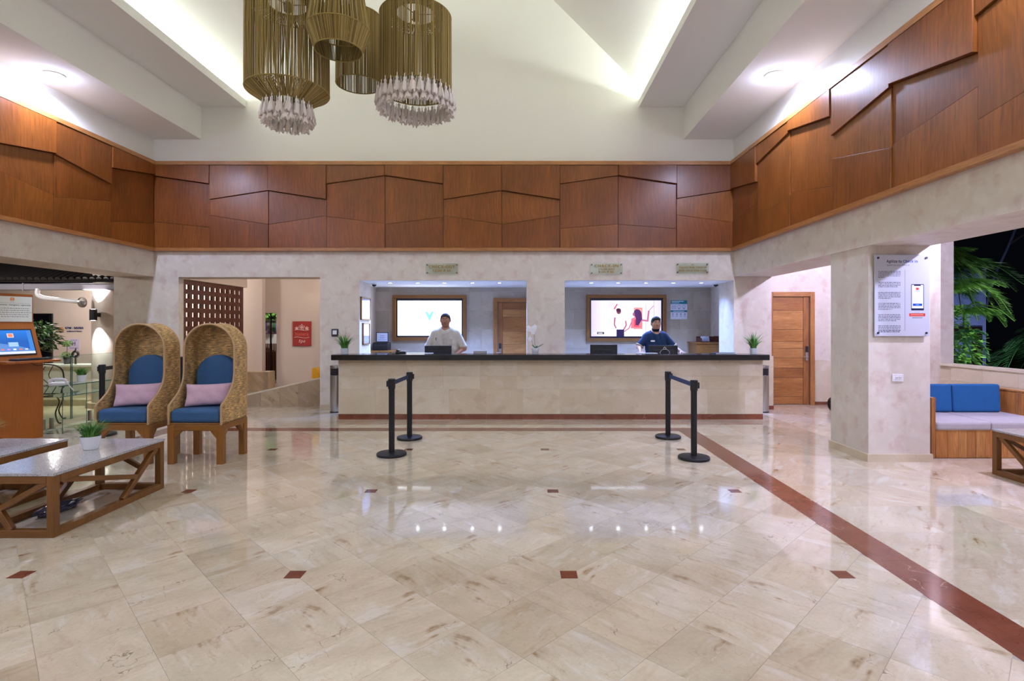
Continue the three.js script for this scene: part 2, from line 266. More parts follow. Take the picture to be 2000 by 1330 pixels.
{
  const fl = struct('floor'), r = rng(31);
  part(fl, 'bed', span(-6.98, 6.4, -0.2, -0.0022, -13.4, 5), M.grout);
  const RX0 = -5.10, RX1 = 2.32, RZ0 = -7.97, RZ1 = 4.6, H = 0.2842, mx = 0.2967, mz = -3.378, mh = 0.052;
  const dia = [[H, 0], [0, H], [-H, 0], [0, -H]], vars = [];
  for (let i = 0; i < 14; i++) vars.push(tileGeo(shrink(dia, 0.0008), (i % 2 ? 0 : Math.PI / 2) + 0.3 * (r() - 0.5), r() * 2.4, r() * 2.4));
  const stuff = []; let k = 0;
  for (let i = -20; i <= 9; i++) for (let j = -30; j <= 19; j++) {
    if (((i + j) % 2 + 2) % 2 !== 1) continue;
    const cx = mx + i * H, cz = mz + j * H; let p = dia.map(([x, z]) => [cx + x, cz + z]); const a0 = areaOf(p);
    p = clip(p, -1, 0, -RX0); p = clip(p, 1, 0, RX1); p = clip(p, 0, -1, -RZ0); p = clip(p, 0, 1, RZ1);
    const m6 = (q) => ((q % 6) + 6) % 6;
    for (const [di, dj] of [[1, 0], [-1, 0], [0, 1], [0, -1]]) if (m6(i + di) === 0 && m6(j + dj) === 0) { const X = mx + (i + di) * H, Z = mz + (j + dj) * H; p = di === 1 ? clip(p, 1, 0, X - mh) : di === -1 ? clip(p, -1, 0, -(X + mh)) : dj === 1 ? clip(p, 0, 1, Z - mh) : clip(p, 0, -1, -(Z + mh)); }
    if (p.length < 3 || areaOf(p) < 0.002) continue;
    const full = Math.abs(areaOf(p) - a0) < 1e-6, pieceMat = M.tile[[0, 0, 2, 1, 4, 5, 0, 2, 3, 4, 5, 1, 0, 2][(r() * 14) | 0]], vis = seen(cx, cz);
    if (full && vis) part(fl, 'tile', vars[(r() * vars.length) | 0], pieceMat, [cx, 0, cz]);
    else { const g = tileGeo(shrink(p, 0.0008), r() > 0.5 ? 0.1 : 1.6, r() * 2.4, r() * 2.4); if (vis) part(fl, 'tile', g, pieceMat); else stuff.push(g); }
  }
  const sm = part(fl, 'tiles_behind_the_camera', merge(stuff), M.tile[0]); sm.userData.kind = 'stuff';
  const sq = tileGeo([[-mh + .001, -mh + .001], [mh - .001, -mh + .001], [mh - .001, mh - .001], [-mh + .001, mh - .001]], 0, 0.3, 0.2);
  for (let i = -2; i <= 1; i++) for (let j = -2; j <= 1; j++) { const X = mx + i * 6 * H, Z = mz + j * 6 * H; if (Z > RZ0 && X > RX0 + 0.1 && X < RX1) part(fl, 'marker_tile', sq, M.red[(i + 2) % 3], [X, 0, Z]); }
  // red border strips
  const b = struct('floor_border'); k = 0;
  const strip = (x0, x1, z0, z1) => part(b, 'border_strip', tileGeo([[x0 + .0008, z0 + .0008], [x1 - .0008, z0 + .0008], [x1 - .0008, z1 - .0008], [x0 + .0008, z1 - .0008]], x1 - x0 > z1 - z0 ? 0 : 1.57, r() * 1.2, r() * 1.2), M.red[(r() * 3) | 0]);
  for (let x = RX0; x < RX1 - 0.1; x += 1.06) strip(x, Math.min(x + 1.06, RX1), RZ0 - 0.25, RZ0);
  for (const [a, c] of [[RX1, RX1 + 0.26], [RX0 - 0.27, RX0]]) for (let z = RZ0 - 0.25; z < 4; z += 1.16) strip(a, c, z, z + 1.16);
  // straight-laid tiles outside the border
  const lay = (parent, xs, zs, mats, name = 'tile', y = 0) => { const rest = []; for (let i = 0; i + 1 < xs.length; i++) for (let j = 0; j + 1 < zs.length; j++) { const x0 = xs[i] + .0006, x1 = xs[i + 1] - .0006, z0 = zs[j] + .0006, z1 = zs[j + 1] - .0006, g = tileGeo([[x0, z0], [x1, z0], [x1, z1], [x0, z1]], r() > 0.75 ? 1.57 : 0.25 * r(), r() * 2.4, r() * 2.4, y, y - 0.004); if (seen((x0 + x1) / 2, (z0 + z1) / 2)) part(parent, name, g, mats[(r() * mats.length) | 0]); else rest.push(g); } if (rest.length) { const s = part(parent, 'tiles_out_of_view', merge(rest), mats[0]); s.userData.kind = 'stuff'; } };
  const seq = (a, b2, st) => { const o = [a]; for (let q = a + st; q < b2 - 0.05; q += st) o.push(q); o.push(b2); return o; };
  const o1 = struct('floor_surround');
  lay(o1, [2.58, 3.18, 3.78, 4.24], seq(-10.66, 4.6, 0.6), M.tile);
  lay(o1, seq(-5.37, 2.58, 0.6), [-10.4, -10.02, -9.42, -8.82, -8.22], M.tile);
  lay(o1, [-6.95, -6.57, -5.97, -5.37], seq(-10.02, 4.6, 0.6), M.tile);
  const o2 = struct('floor_lounge'); lay(o2, [4.24, 4.84, 5.44, 6.04, 6.4], seq(-10.66, 1, 0.6), M.loungeTile);
  const o3 = struct('floor_alcove'); lay(o3, seq(-6.57, -3.4, 0.6), [-13.2, -12.6, -12, -11.4, -10.8, -10.4], M.tile);
}
// ---- ceiling: two stepped soffits along each side, a lip hiding the cove strip, slopes up to the ridge
{
  const c = struct('ceiling'), Z0 = -10.2, L = 15.2, slab = (x0, x1, y0, y1) => span(x0, x1, y0, y1, Z0, Z0 + L);
  part(c, 'lower_soffit', slab(3.008, 4.2, Yc, Yc + 0.06), M.white); part(c, 'lower_soffit', slab(-7.1, -5.93, Yc, Yc + 0.06), M.white);
  part(c, 'fascia', slab(3.008, 3.06, Yc + 0.06, 5.66), M.white); part(c, 'fascia', slab(-5.98, -5.93, Yc + 0.06, 5.66), M.white);
  part(c, 'upper_soffit', slab(2.18, 3.008, 5.6, 5.66), M.white); part(c, 'upper_soffit', slab(-5.93, -5.105, 5.6, 5.66), M.white);
  part(c, 'cove_lip', slab(2.18, 2.205, 5.66, 5.735), M.white); part(c, 'cove_lip', slab(-5.13, -5.105, 5.66, 5.735), M.white);
  const sl = (s) => muv(prism([[-1.46, 9.64], [-1.46 + s * 4.04, 5.6], [-1.46 + s * 4.04, 5.76], [-1.46, 9.8]], L, 0, Z0));
  part(c, 'slope', sl(1), M.white); part(c, 'slope', sl(-1), M.white);
  for (const x of [2.36, -5.285]) {
    part(c, 'cove_strip', span(x - 0.03, x + 0.03, 5.66, 5.675, Z0 + 0.3, 4.8), glow(WARM, 2));
    const l = new THREE.RectAreaLight(WARM, I.cove, 0.06, 14.6); l.position.set(x, 5.682, -2.55); l.rotation.x = Math.PI / 2; scene.add(l);
  }
}
// ---- wood panelling pieces shared by three walls
const TOP = 4.5, BOT = 2.985, PW = 1.0747;
function panelling(parent, cols, place, r) {
  cols.forEach(([ul, ur, ll, lr], i) => {
    const g = 0.003, x0 = i * PW + g, x1 = (i + 1) * PW - g, e = i % 2 ? 0.014 : 0;
    const polys = [[[x0, ul + g], [x1, ur + g], [x1, TOP], [x0, TOP], 0.086 - e], [[x0, ll + g], [x1, lr + g], [x1, ur - g], [x0, ul - g], 0.030 + e], [[x0, BOT], [x1, BOT], [x1, lr - g * 0.3], [x0, ll - g * 0.3], 0.037 + e]];
    for (const q of polys) { const t = q[4], geo = muv(prism(q.slice(0, 4), t, 0.003), false, r() * 1.1, r() * 1.7); place(part(parent, 'wood_panel', geo, M.panel[(r() * 6) | 0])); }
  });
}
{ // back wall
  const w = struct('wall_back'), r = rng(5), z1 = Zback, z0 = -10.8;
  part(w, 'plaster', span(XL - 0.2, XR + 0.2, 2.95, 9.7, -10.22, z1), M.white);
  const st = (a, b, c, d) => span(a, b, c, d, z0, z1);
  part(w, 'stucco', merge([span(-7.55, -6.35, 0, 2.95, -10.2, z1), span(-6.35, -3.73, 2.45, 2.95, -10.5, z1), st(-3.73, -3.0, 0, 2.95), st(-3.0, 0.104, 2.39, 2.95), st(0.104, 0.807, 0, 2.95), st(0.807, XR, 2.39, 2.95), st(XR, 4.64, 0, 2.95)]), M.stucco);
  part(w, 'backing', span(XL, XR, 2.95, 4.5, z1, z1 + 0.012), M.trim);
  const cols = [[4.314, 4.159, 3.47, 3.36], [3.872, 4.038, 3.58, 3.416], [4.038, 3.872, 3.416, 3.58], [4.159, 4.314, 3.56, 3.43], [4.314, 4.159, 3.42, 3.55], [3.872, 4.038, 3.58, 3.416], [4.038, 3.872, 3.416, 3.58], [4.159, 4.314, 3.34, 3.42], [4.314, 4.159, 3.42, 3.34], [3.89, 4.055, 3.59, 3.45]];
  panelling(w, cols, (m) => m.position.set(XL, 0, z1 + 0.012), r);
  const t = struct('trim_1'); part(t, 'top_rail', span(XL, XR, 4.505, 4.572, z1, z1 + 0.1, true), M.trim); part(t, 'bottom_rail', span(XL, XR, 2.925, 2.982, z1, z1 + 0.085, true), M.trim);
  const bb = struct('baseboard_back'); part(bb, 'board', span(-3.73, -3.0, 0, 0.09, z1, z1 + 0.012), M.stone[1]); part(bb, 'board', span(-7.55, -6.35, 0, 0.09, z1, z1 + 0.012), M.stone[1]);
}
{ // left and right walls: deep lintels, open below, panelled above
  const r = rng(15);
  const wl = struct('wall_left'); const z1 = 5;
  part(wl, 'lintel', merge([span(-7.55, XL, 2.46, 2.95, Zback, z1), span(-7.55, XL, 0, 2.46, -4.5, z1)]), M.stucco);
  part(wl, 'plaster', span(-7.05, XL, 2.95, 5.05, Zback, z1), M.white); part(wl, 'backing', span(XL, XL + 0.012, 2.95, 4.5, Zback, z1), M.trim);
  const lc = [[4.33, 4.147, 3.43, 3.265], [3.875, 4.028, 3.597, 3.406], [4.04, 3.87, 3.435, 3.6], [4.15, 4.32, 3.3, 3.43], [4.32, 4.16, 3.43, 3.3], [3.88, 4.03, 3.6, 3.41], [4.03, 3.88, 3.41, 3.6], [4.16, 4.31, 3.34, 3.42], [4.31, 4.16, 3.42, 3.34]];
  panelling(wl, lc, (m) => { m.position.set(XL + 0.012, 0, Zback + 0.06); m.rotation.y = Math.PI / 2; m.geometry.scale(-1, 1, 1); flip(m.geometry); }, r);
  const t2 = struct('trim_2'); part(t2, 'top_rail', span(XL, XL + 0.1, 4.505, 4.572, Zback + 0.1, z1, true), M.trim); part(t2, 'bottom_rail', span(XL, XL + 0.085, 2.925, 2.982, Zback + 0.085, z1, true), M.trim);
  const wr = struct('wall_right');
  part(wr, 'lintel', merge([span(XR, 4.66, 2.46, 2.95, Zback, z1), span(XR, 4.66, 0, 2.46, -1.4, z1)]), M.stucco);
  part(wr, 'pillar', span(3.957, 4.66, 0, 2.46, -6.93, -6.18), M.stucco);
  part(wr, 'plaster', span(XR, 4.2, 2.95, 5.05, Zback, z1), M.white); part(wr, 'backing', span(XR - 0.012, XR, 2.95, 4.5, Zback, z1), M.trim);
  const rc = [[4.07, 3.917, 3.44, 3.6], [4.206, 4.338, 3.315, 3.435], [4.364, 4.164, 3.472, 3.285], [3.914, 4.05, 3.63, 3.419], [4.08, 3.88, 3.447, 3.589], [4.18, 4.33, 3.296, 3.44], [4.33, 4.16, 3.43, 3.28], [3.9, 4.05, 3.6, 3.42], [4.05, 3.9, 3.42, 3.6]];
  panelling(wr, rc, (m) => { m.position.set(XR - 0.012, 0, Zback + 0.06); m.rotation.y = -Math.PI / 2; }, r);
  const t3 = struct('trim_3'); part(t3, 'top_rail', span(XR - 0.1, XR, 4.505, 4.572, Zback + 0.1, z1, true), M.trim); part(t3, 'bottom_rail', span(XR - 0.085, XR, 2.925, 2.982, Zback + 0.085, z1, true), M.trim);
  const bb = struct('baseboard_right'); part(bb, 'board', span(3.937, 4.68, 0, 0.088, -6.945, -6.16), M.stone[1]);
  const wf = struct('wall_front'); part(wf, 'plaster', span(-7.2, 4.3, 0, 9.7, 5, 5.15), M.white);
}
function flip(g) { const n = g.attributes.normal, p = g.attributes.position, u = g.attributes.uv; for (let i = 0; i < p.count; i += 3) for (const a of [p, n, u]) for (let k = 0; k < a.itemSize; k++) { const t = a.array[(i + 1) * a.itemSize + k]; a.array[(i + 1) * a.itemSize + k] = a.array[(i + 2) * a.itemSize + k]; a.array[(i + 2) * a.itemSize + k] = t; } }
{ // reception office behind the two openings
  const w = struct('wall_office'), r = rng(21);
  part(w, 'wall_core', merge([span(-3.75, 4.5, 0, 2.7, -12.5, -12.312), span(-3.75, -3.6, 0, 2.7, -12.4, -10.8), span(4.3, 4.5, 0, 2.7, -12.4, -10.8)]), M.stucco);
  const rows = [0.6, 1.03, 1.46, 1.89, 2.32, 2.5];
  for (let j = 0; j < 5; j++) for (let x = -3.6 - (j % 2) * 0.3; x < 4.3; x += 0.6) { const a = Math.max(x, -3.6) + 0.001, b = Math.min(x + 0.6, 4.3) - 0.001; if (b - a > 0.05) part(w, 'stone_tile', muv(new THREE.BoxGeometry(b - a, rows[j + 1] - rows[j] - 0.002, 0.012).translate((a + b) / 2, (rows[j] + rows[j + 1]) / 2, -12.306), r() > 0.5, r() * 2, r() * 2), M.officeStoneDim[(r() * 4) | 0]); }
  const c = struct('ceiling_office'); part(c, 'slab', merge([span(-3.0, XR, 2.384, 2.39, -10.8, -10.07), span(-3.75, 4.5, 2.384, 2.6, -11.05, -10.8), span(-3.75, 4.5, 2.415, 2.6, -12.4, -11.05)]), M.officeCeil);
}
{ // lounge on the right, hall with the wooden door
  const w = struct('wall_lounge'), r = rng(22);
  part(w, 'stucco', merge([span(6.42, 6.62, 0, 3.1, -10.9, -8.3), span(6.42, 6.62, 2.9, 3.1, -8.3, 1)]), M.stucco);
  part(w, 'low_wall', span(6.412, 6.62, 0, 0.945, -8.3, 1), M.stone[1]); part(w, 'cap', span(6.39, 6.64, 0.945, 0.975, -8.3, 1), M.stone[0]);
  const ys = [0.3, 0.52, 0.74, 0.945]; for (let j = 0; j < 3; j++) for (let z = -8.3; z < -5; z += 0.55) part(w, 'stone_tile', muv(new THREE.BoxGeometry(0.012, ys[j + 1] - ys[j] - 0.002, 0.548).translate(6.406, (ys[j] + ys[j + 1]) / 2, z + (j % 2 ? 0.275 : 0.5)), false, r() * 2, r() * 2), M.stone[(r() * 4) | 0]);
  const h = struct('wall_hall'); part(h, 'stucco', span(4.6, 6.62, 0, 3.1, -10.85, -10.66), M.stucco);
  part(h, 'wainscot', span(5.75, 6.42, 0, 0.875, -10.66, -10.64), M.stone[0]); part(h, 'wainscot', span(4.0, 4.665, 0.07, 0.985, -10.05, -10.03), M.stone[2]); part(h, 'base_strip', span(4.0, 4.67, 0, 0.07, -10.05, -10.028), M.red[0]); part(h, 'base_strip', span(5.75, 6.42, 0, 0.06, -10.64, -10.632), M.red[1]);
  part(h, 'return_wall', merge([span(4.641, 4.664, 0, 0.985, -10.66, -10.051)]), M.stone[2]);
  const c = struct('ceiling_lounge'); part(c, 'slab', span(4.2, 6.7, 3.1, 3.2, -10.9, 1), M.white);
  const f = struct('wall_lounge_end'); part(f, 'stucco', span(4.66, 6.62, 0, 3.1, 0.8, 1), M.stucco);
}
function plankDoor(name, x0, x1, H, z, bounds, seed, hinge) {       // frame + horizontal boards + lock stile
  const d = struct(name), r = rng(seed), fw = 0.09;
  for (const [a, b] of [[x0, x0 + fw], [x1 - fw, x1]]) part(d, 'door_frame', rb(b - a, H, 0.07, 0.006, (a + b) / 2, H / 2, z + 0.035), M.oak[2]);
  part(d, 'door_frame', rb(x1 - x0 - 2 * fw, fw, 0.07, 0.006, (x0 + x1) / 2, H - fw / 2, z + 0.035, 2, true), M.oak[2]);
  const a = x0 + fw, b = x1 - fw, sw = 0.12, s0 = hinge === 'right' ? b - sw : a, f0 = hinge === 'right' ? a : a + sw, f1 = hinge === 'right' ? b - sw : b;
  part(d, 'stile', rb(sw - 0.02, H - fw - 0.01, 0.034, 0.004, s0 + sw / 2 + (hinge === 'right' ? -0.008 : 0.008), (H - fw) / 2, z + 0.017), M.oak[1]);
  for (let i = 0; i + 1 < bounds.length; i++) { const y0 = bounds[i], y1 = bounds[i + 1]; part(d, 'board', muv(new RoundedBoxGeometry(f1 - f0 - 0.003, y1 - y0 - 0.004, 0.03, 1, 0.003).translate((f0 + f1) / 2, (y0 + y1) / 2, z + 0.014), true, r(), r()), M.oak[(r() * 5) | 0]); }
  const hx = s0 + sw / 2; const hd = part(d, 'handle', rb(0.055, 0.27, 0.02, 0.008, hx, 1.0, z + 0.044), M.steel); part(hd, 'card_reader', rb(0.05, 0.12, 0.03, 0.008, hx, 1.09, z + 0.056), M.ink); part(hd, 'lever', rb(0.1, 0.02, 0.02, 0.008, hx - 0.03, 0.94, z + 0.08), M.steel);
  return d;
}
plankDoor('door_1', 4.83, 5.738, 2.21, -10.66, [0.01, 0.162, 0.53, 0.721, 0.918, 1.103, 1.24, 1.472, 1.848, 2.11], 3, 'right');
plankDoor('door_2', -0.627, 0.36, 2.17, -12.3, [0.01, 0.2, 0.45, 0.62, 0.9, 1.13, 1.42, 1.75, 1.92, 2.07], 8, 'left');
{ // passage and ramp seen through the left opening of the back wall
  const w = struct('wall_alcove');
  part(w, 'plaster', merge([span(-5.96, -3.3, 0, 2.95, -13.4, -13.2), span(-6.75, -6.36, 0, 2.95, -13.4, -13.2), span(-6.36, -5.96, 1.86, 2.95, -13.4, -13.2), span(-6.36, -5.96, 0, 0.14, -13.4, -13.2), span(-3.4, -3.3, 0, 2.95, -13.3, -10.8)]), M.pinkWall);
  part(w, 'pillar', span(-6.69, -6.22, 0.0, 2.95, -13.19, -13.02), M.pinkWall);
  part(w, 'plinth', rb(0.66, 0.46, 0.34, 0.01, -6.3, 0.23, -12.98), M.rampStone[2]);
  part(w, 'screen_beam', span(-6.6, -6.42, 2.44, 2.95, -12.7, -10.52), M.pinkWall);
  const c = struct('ceiling_alcove'); part(c, 'slab', span(-6.75, -3.3, 2.95, 3.05, -13.4, -10.8), M.white);
  const rp = struct('floor_ramp');
  const h = (x) => 0.234 + 0.2298 * (x + 5.14); const xs = [-6.1, -5.55, -5.0, -4.63, -4.28, -3.74];
  xs.slice(0, -1).forEach((a, i) => { const b = xs[i + 1]; part(rp, 'stone_panel', muv(prism([[a + .001, 0], [b - .001, 0], [b - .001, Math.max(0.01, h(b))], [a + .001, Math.max(0.01, h(a))]], 0.12, 0.001, -10.52), true, i * 0.7, i * 0.3), M.rampStone[i % 3]); });
  part(rp, 'cap', muv(prism([[-6.1, h(-6.1)], [-3.74, h(-3.74)], [-3.74, h(-3.74) + 0.028], [-6.1, h(-6.1) + 0.028]], 0.26, 0.002, -10.655)), M.stone[1]);
  part(rp, 'walkway', muv(prism([[-6.1, 0], [-3.4, 0], [-3.4, h(-3.74) - 0.04], [-6.1, 0.02]], 1.5, 0, -12.2)), M.rampStone[0]);
}
{ // patio on the left
  const g = struct('ground_patio'); part(g, 'paving', span(-30, -7.0, -0.3, -0.06, -20, 4), M.rampStone[2]); part(g, 'kerb', span(-7.15, -6.97, -0.2, 0.0, -10.05, 4), M.stone[1]);
  part(g, 'step', span(-14, -7.6, -0.06, 0.06, -12.9, -10.9), M.rampStone[2]);
  const w = struct('wall_patio');
  part(w, 'plaster', merge([span(-20, -6.72, -0.1, 3.4, -13.2, -13.0)]), M.pinkWall);
  part(w, 'ledge_wall', span(-11.2, -8.6, -0.06, 0.66, -12.1, -11.9), M.white); part(w, 'ledge_top', span(-11.25, -8.55, 0.66, 0.7, -12.25, -11.75), M.white);
  const n = struct('window_1'); part(n, 'frame', span(-11.75, -11.22, 0.6, 1.84, -13.0, -12.96), M.steelDark); part(n, 'pane', span(-11.7, -11.27, 0.65, 1.8, -12.96, -12.95), M.screenOff);
}
{ // garden outside the lounge
  const g = struct('ground_garden'); part(g, 'soil', span(6.64, 45, -0.6, -0.15, -40, 6), M.bark);
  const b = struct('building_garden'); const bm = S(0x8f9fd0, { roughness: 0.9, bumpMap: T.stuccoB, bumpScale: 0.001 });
  part(b, 'wall', span(8.6, 12.0, -0.3, 3.02, -17, -14), bm);
  const n = struct('window_2'); const dark = S(0x2c1a1c, { roughness: 0.4 });
  part(n, 'frame', span(11.05, 11.15, -0.1, 1.52, -14, -13.93), dark); part(n, 'frame', span(11.6, 11.85, -0.1, 1.52, -14, -13.93), dark); part(n, 'frame', span(11.15, 11.6, 1.3, 1.52, -14, -13.93), dark); part(n, 'frame', span(11.15, 11.6, 0.55, 0.66, -14, -13.93), dark);
  part(n, 'frame', span(10.95, 11.0, -0.1, 1.52, -14, -13.93), dark);
  part(n, 'pane', span(11.15, 11.6, 0.66, 1.3, -13.99, -13.97), S(0x7c88a8, { roughness: 0.15 })); part(n, 'pane', span(11.15, 11.6, -0.1, 0.55, -13.99, -13.97), S(0xa8b0c4, { roughness: 0.3 }));
}

// ================================================================== LIGHT FITTINGS
{
  const make = (label, x, z) => {
    const t = thing('downlight', label, 'light', [x, Yc, z], 0, 'round LED downlights in the lower soffits');
    part(t, 'rim', cyl(0.13, 0.125, 0.016, 0, -0.008, 0, 40), M.white); part(t, 'lens', cyl(0.112, 0.104, 0.014, 0, -0.021, 0, 40), glow(COOL, 5)); return t;
  };
  for (const z of [-7.45, -3.75, -0.05, 3.65]) for (const x of [3.48, -6.42]) {
    make(z < -7 ? (x > 0 ? 'round glowing downlight in the right soffit above the wood panels' : 'round glowing downlight in the left soffit above the wood panels') : `round downlight of the ${x > 0 ? 'right' : 'left'} soffit, ${z > -1 ? (z > 2 ? 'behind the camera at the lobby end' : 'above the camera position') : 'just out of the upper frame'}`, x, z);
    spot(COOL, I.down, [x, Yc - 0.032, z], [x, 0, z], 1.5, 0.25, 4); point(COOL, I.downSpill, [x, Yc - 0.16, z], 3);
  }
  // small office downlights
  const xs = [-2.54, -2.0, -1.487, -0.945, -0.42, 1.356, 1.88, 2.42, 2.95, 3.487], ord = ['first', 'second', 'third', 'fourth', 'fifth'];
  xs.forEach((x, i) => {
    const t = thing('recessed_spotlight', `${ord[i % 5]} small bluish spotlight from the left above the ${i < 5 ? 'left' : 'right'} counter opening`, 'light', [x, 2.384, -10.5], 0, 'small recessed spotlights over the reception counter');
    part(t, 'ring', lathe([[0.034, 0], [0.052, 0], [0.05, -0.008], [0.036, -0.008], [0.034, 0]], 24), M.pot); part(t, 'lens', cyl(0.035, 0.035, 0.006, 0, -0.004, 0, 20), glow(new THREE.Color(0.85, 0.92, 1), 14));
    spot(OFFICE, I.office * (i === 9 ? 0.5 : i === 0 ? 0.7 : 1), [x, 2.36, -10.5], [x, 0, -10.65], 1.12, 0.6, 1.5);
  });
  for (const [x, z, s, w] of [[5.5, -5.3, 1.05, 'beside the pillar with the notice'], [5.6, -8.9, 0.62, 'before the wooden hall door'], [5.5, -1.8, 0.8, 'nearest the camera']]) {
    const t = thing('lounge_downlight', `round white downlight in the lounge ceiling ${w}`, 'light', [x, 3.1, z], 0, 'downlights of the side lounge');
    part(t, 'rim', cyl(0.12, 0.115, 0.014, 0, -0.007, 0, 32), M.white); part(t, 'lens', cyl(0.1, 0.095, 0.01, 0, -0.018, 0, 32), glow(LOUNGE, 4)); point(LOUNGE, I.lounge * s, [x, 3.05, z], 2);
  }
  { const t = thing('added_passage_light', 'added light for the spa passage, hidden behind the wall', 'light', [-3.72, 2.95, -11.9]); part(t, 'rim', cyl(0.12, 0.115, 0.014, 0, -0.007, 0, 32), M.white); part(t, 'lens', cyl(0.1, 0.095, 0.01, 0, -0.018, 0, 32), glow(PATIO, 3)); point(PATIO, I.alcove, [-3.78, 2.9, -11.9], 3); }  // added fill light, set behind the wall pier so its reflection stays hidden
  for (const [x, z, w, y] of [[-9.9, -11.5, 'above the topiary ledge', 2.6], [-7.9, -12.2, 'behind the round column', 2.6], [-9.6, -9.0, 'outside the lintel', 2.8]]) { const t = thing('added_patio_lamp', `added unseen lamp lighting the patio ${w}`, 'light', [x, y, z], 0, 'added patio fill lamps'); part(t, 'rim', cyl(0.1, 0.1, 0.02, 0, -0.01, 0, 32), M.white); part(t, 'lens', cyl(0.08, 0.075, 0.01, 0, -0.024, 0, 32), glow(PATIO, 3)); point(PATIO, I.patio, [x, y - 0.06, z], 3); }  // invented lamps, kept out of view, to light wall, gutter and lattice
  for (const [x, z, tx, ty, tz, k, w] of [[8.3, -8.3, 7.6, 2.1, -9.8, 1.5, 'below the feathery palm']]) { const t = thing('added_garden_light', 'added unseen spotlight in the garden bed ' + w, 'light', [x, -0.15, z]); part(t, 'body', cyl(0.05, 0.06, 0.12, 0, 0.1, 0), M.inkMetal); part(t, 'lens', cyl(0.045, 0.045, 0.006, 0, 0.164, 0), glow(new THREE.Color(0.9, 1, 0.85), 3)); spot(new THREE.Color(0.92, 1, 0.82), I.garden * k, [x, 0.06, z], [tx, ty, tz], 0.75, 0.8); }  // made-up garden light that brightens the palm leaves
  { const t = thing('added_garden_light', 'added unseen spotlight in the garden bed facing the blue building', 'light', [9.6, -0.15, -11.2]); part(t, 'body', cyl(0.05, 0.06, 0.12, 0, 0.1, 0), M.inkMetal); part(t, 'lens', cyl(0.045, 0.045, 0.006, 0, 0.164, 0), glow(new THREE.Color(0.7, 0.8, 1), 3)); spot(new THREE.Color(0.6, 0.68, 1), I.garden * 1.3, [9.6, 0.06, -11.2], [10.6, 1.6, -14], 1.0, 0.8); }  // made-up bluish light that brightens the garden building
}
// ---- pendant shades of strung cord
function pendant(label, x, yTop, z, prof, nStr, tassels, seed) {     // prof: [r, y] rings from the top hole down
  const t = thing('pendant_lamp', label, 'pendant lamp', [x, 0, z], 0, 'woven cord pendant lamps'), r = rng(seed);
  const gs = [[], [], []];
  for (let i = 0; i < nStr; i++) {
    if (r() < 0.06) continue;
    const a = (i + 0.7 * (r() - 0.5)) / nStr * 6.2832, rad = 0.0015 + 0.0019 * r(), list = gs[r() < 0.4 ? 0 : r() < 0.6 ? 1 : 2];
    for (let k = 0; k + 1 < prof.length; k++) {
      const da = (k === prof.length - 2 && k > 0 ? 0.02 : 0.06) * (r() - 0.5) * (r() < 0.15 ? 2.5 : 1), p = V(Math.cos(a) * prof[k][0], prof[k][1], Math.sin(a) * prof[k][0]), q = V(Math.cos(a + da) * prof[k + 1][0], prof[k + 1][1], Math.sin(a + da) * prof[k + 1][0]);
      const d = q.clone().sub(p), L = d.length(); const g = new THREE.CylinderGeometry(rad, rad, L, 4, 1, true); g.applyQuaternion(new THREE.Quaternion().setFromUnitVectors(V(0, 1, 0), d.normalize())); g.translate(...p.add(q).multiplyScalar(0.5).toArray()); list.push(g);
    }
  }
  part(t, 'cords', merge(gs[0]), M.string).userData.kind = 'stuff'; part(t, 'cords', merge(gs[1]), M.string2).userData.kind = 'stuff'; part(t, 'cords', merge(gs[2]), M.string3).userData.kind = 'stuff';
  for (const [R, y] of prof) part(t, 'ring', new THREE.TorusGeometry(R, 0.005, 6, 48).rotateX(Math.PI / 2).translate(0, y, 0), M.string);
  const y0 = prof[0][1], yb = y0 + 0.02;
  part(t, 'cable', cyl(0.006, 0.006, yTop - yb, 0, (yTop + yb) / 2, 0, 10), M.ink); part(t, 'socket', lathe([[0, yb], [0.026, yb], [0.028, yb - 0.07], [0.022, yb - 0.075], [0, yb - 0.075]], 16), M.ink);
  for (let k = 0; k < 3; k++) part(t, 'spoke', bar(V(0, y0, 0), V(Math.cos(k * 2.094) * prof[0][0], y0, Math.sin(k * 2.094) * prof[0][0]), 0.006, 0.006), M.ink);
  if (tassels) {
    const [R, y] = prof[prof.length - 1], vars = [];
    for (let v = 0; v < 4; v++) {
      const L = 0.085 + 0.02 * r(), g = new THREE.LatheGeometry([[0.001, 0.03], [0.004, 0.03], [0.0035, 0.004], [0.009, 0], [0.0125, -0.010], [0.010, -0.022], [0.0085, -0.026], [0.017, -0.05], [0.023, -0.026 - L * 0.7], [0.029, -0.026 - L], [0.012, -0.02 - L], [0.002, -0.0 - L]].map(([a, b]) => new THREE.Vector2(a, b)), 12), p = g.attributes.position;
      for (let i = 0; i < p.count; i++) { const yy = p.getY(i); if (yy < -0.04) { const an = Math.atan2(p.getZ(i), p.getX(i)), k = 1 + 0.25 * Math.sin(an * 5 + v * 2); p.setX(i, p.getX(i) * k); p.setZ(i, p.getZ(i) * k); p.setY(i, yy + 0.014 * Math.sin(an * 7 + v)); } }
      g.computeVertexNormals(); vars.push(g);
    }
    for (let i = 0; i < tassels; i++) { const a = (i + 0.3 * (r() - 0.5)) / tassels * 6.2832, rr = R + (i % 2 ? 0.012 : -0.006); part(t, 'tassel', vars[i % 4], M.tassel, [Math.cos(a) * rr, y - 0.03 + (i % 2 ? 0.014 : -0.024) + 0.02 * (r() - 0.5), Math.sin(a) * rr], a); }
  }
  return t;
}
pendant('large woven cord pendant with tapered foot and small ring of tassels', -1.895, 9.2, -4.4, [[0.15, 4.15], [0.318, 4.14], [0.32, 3.445], [0.175, 3.35]], 440, 38, 1);
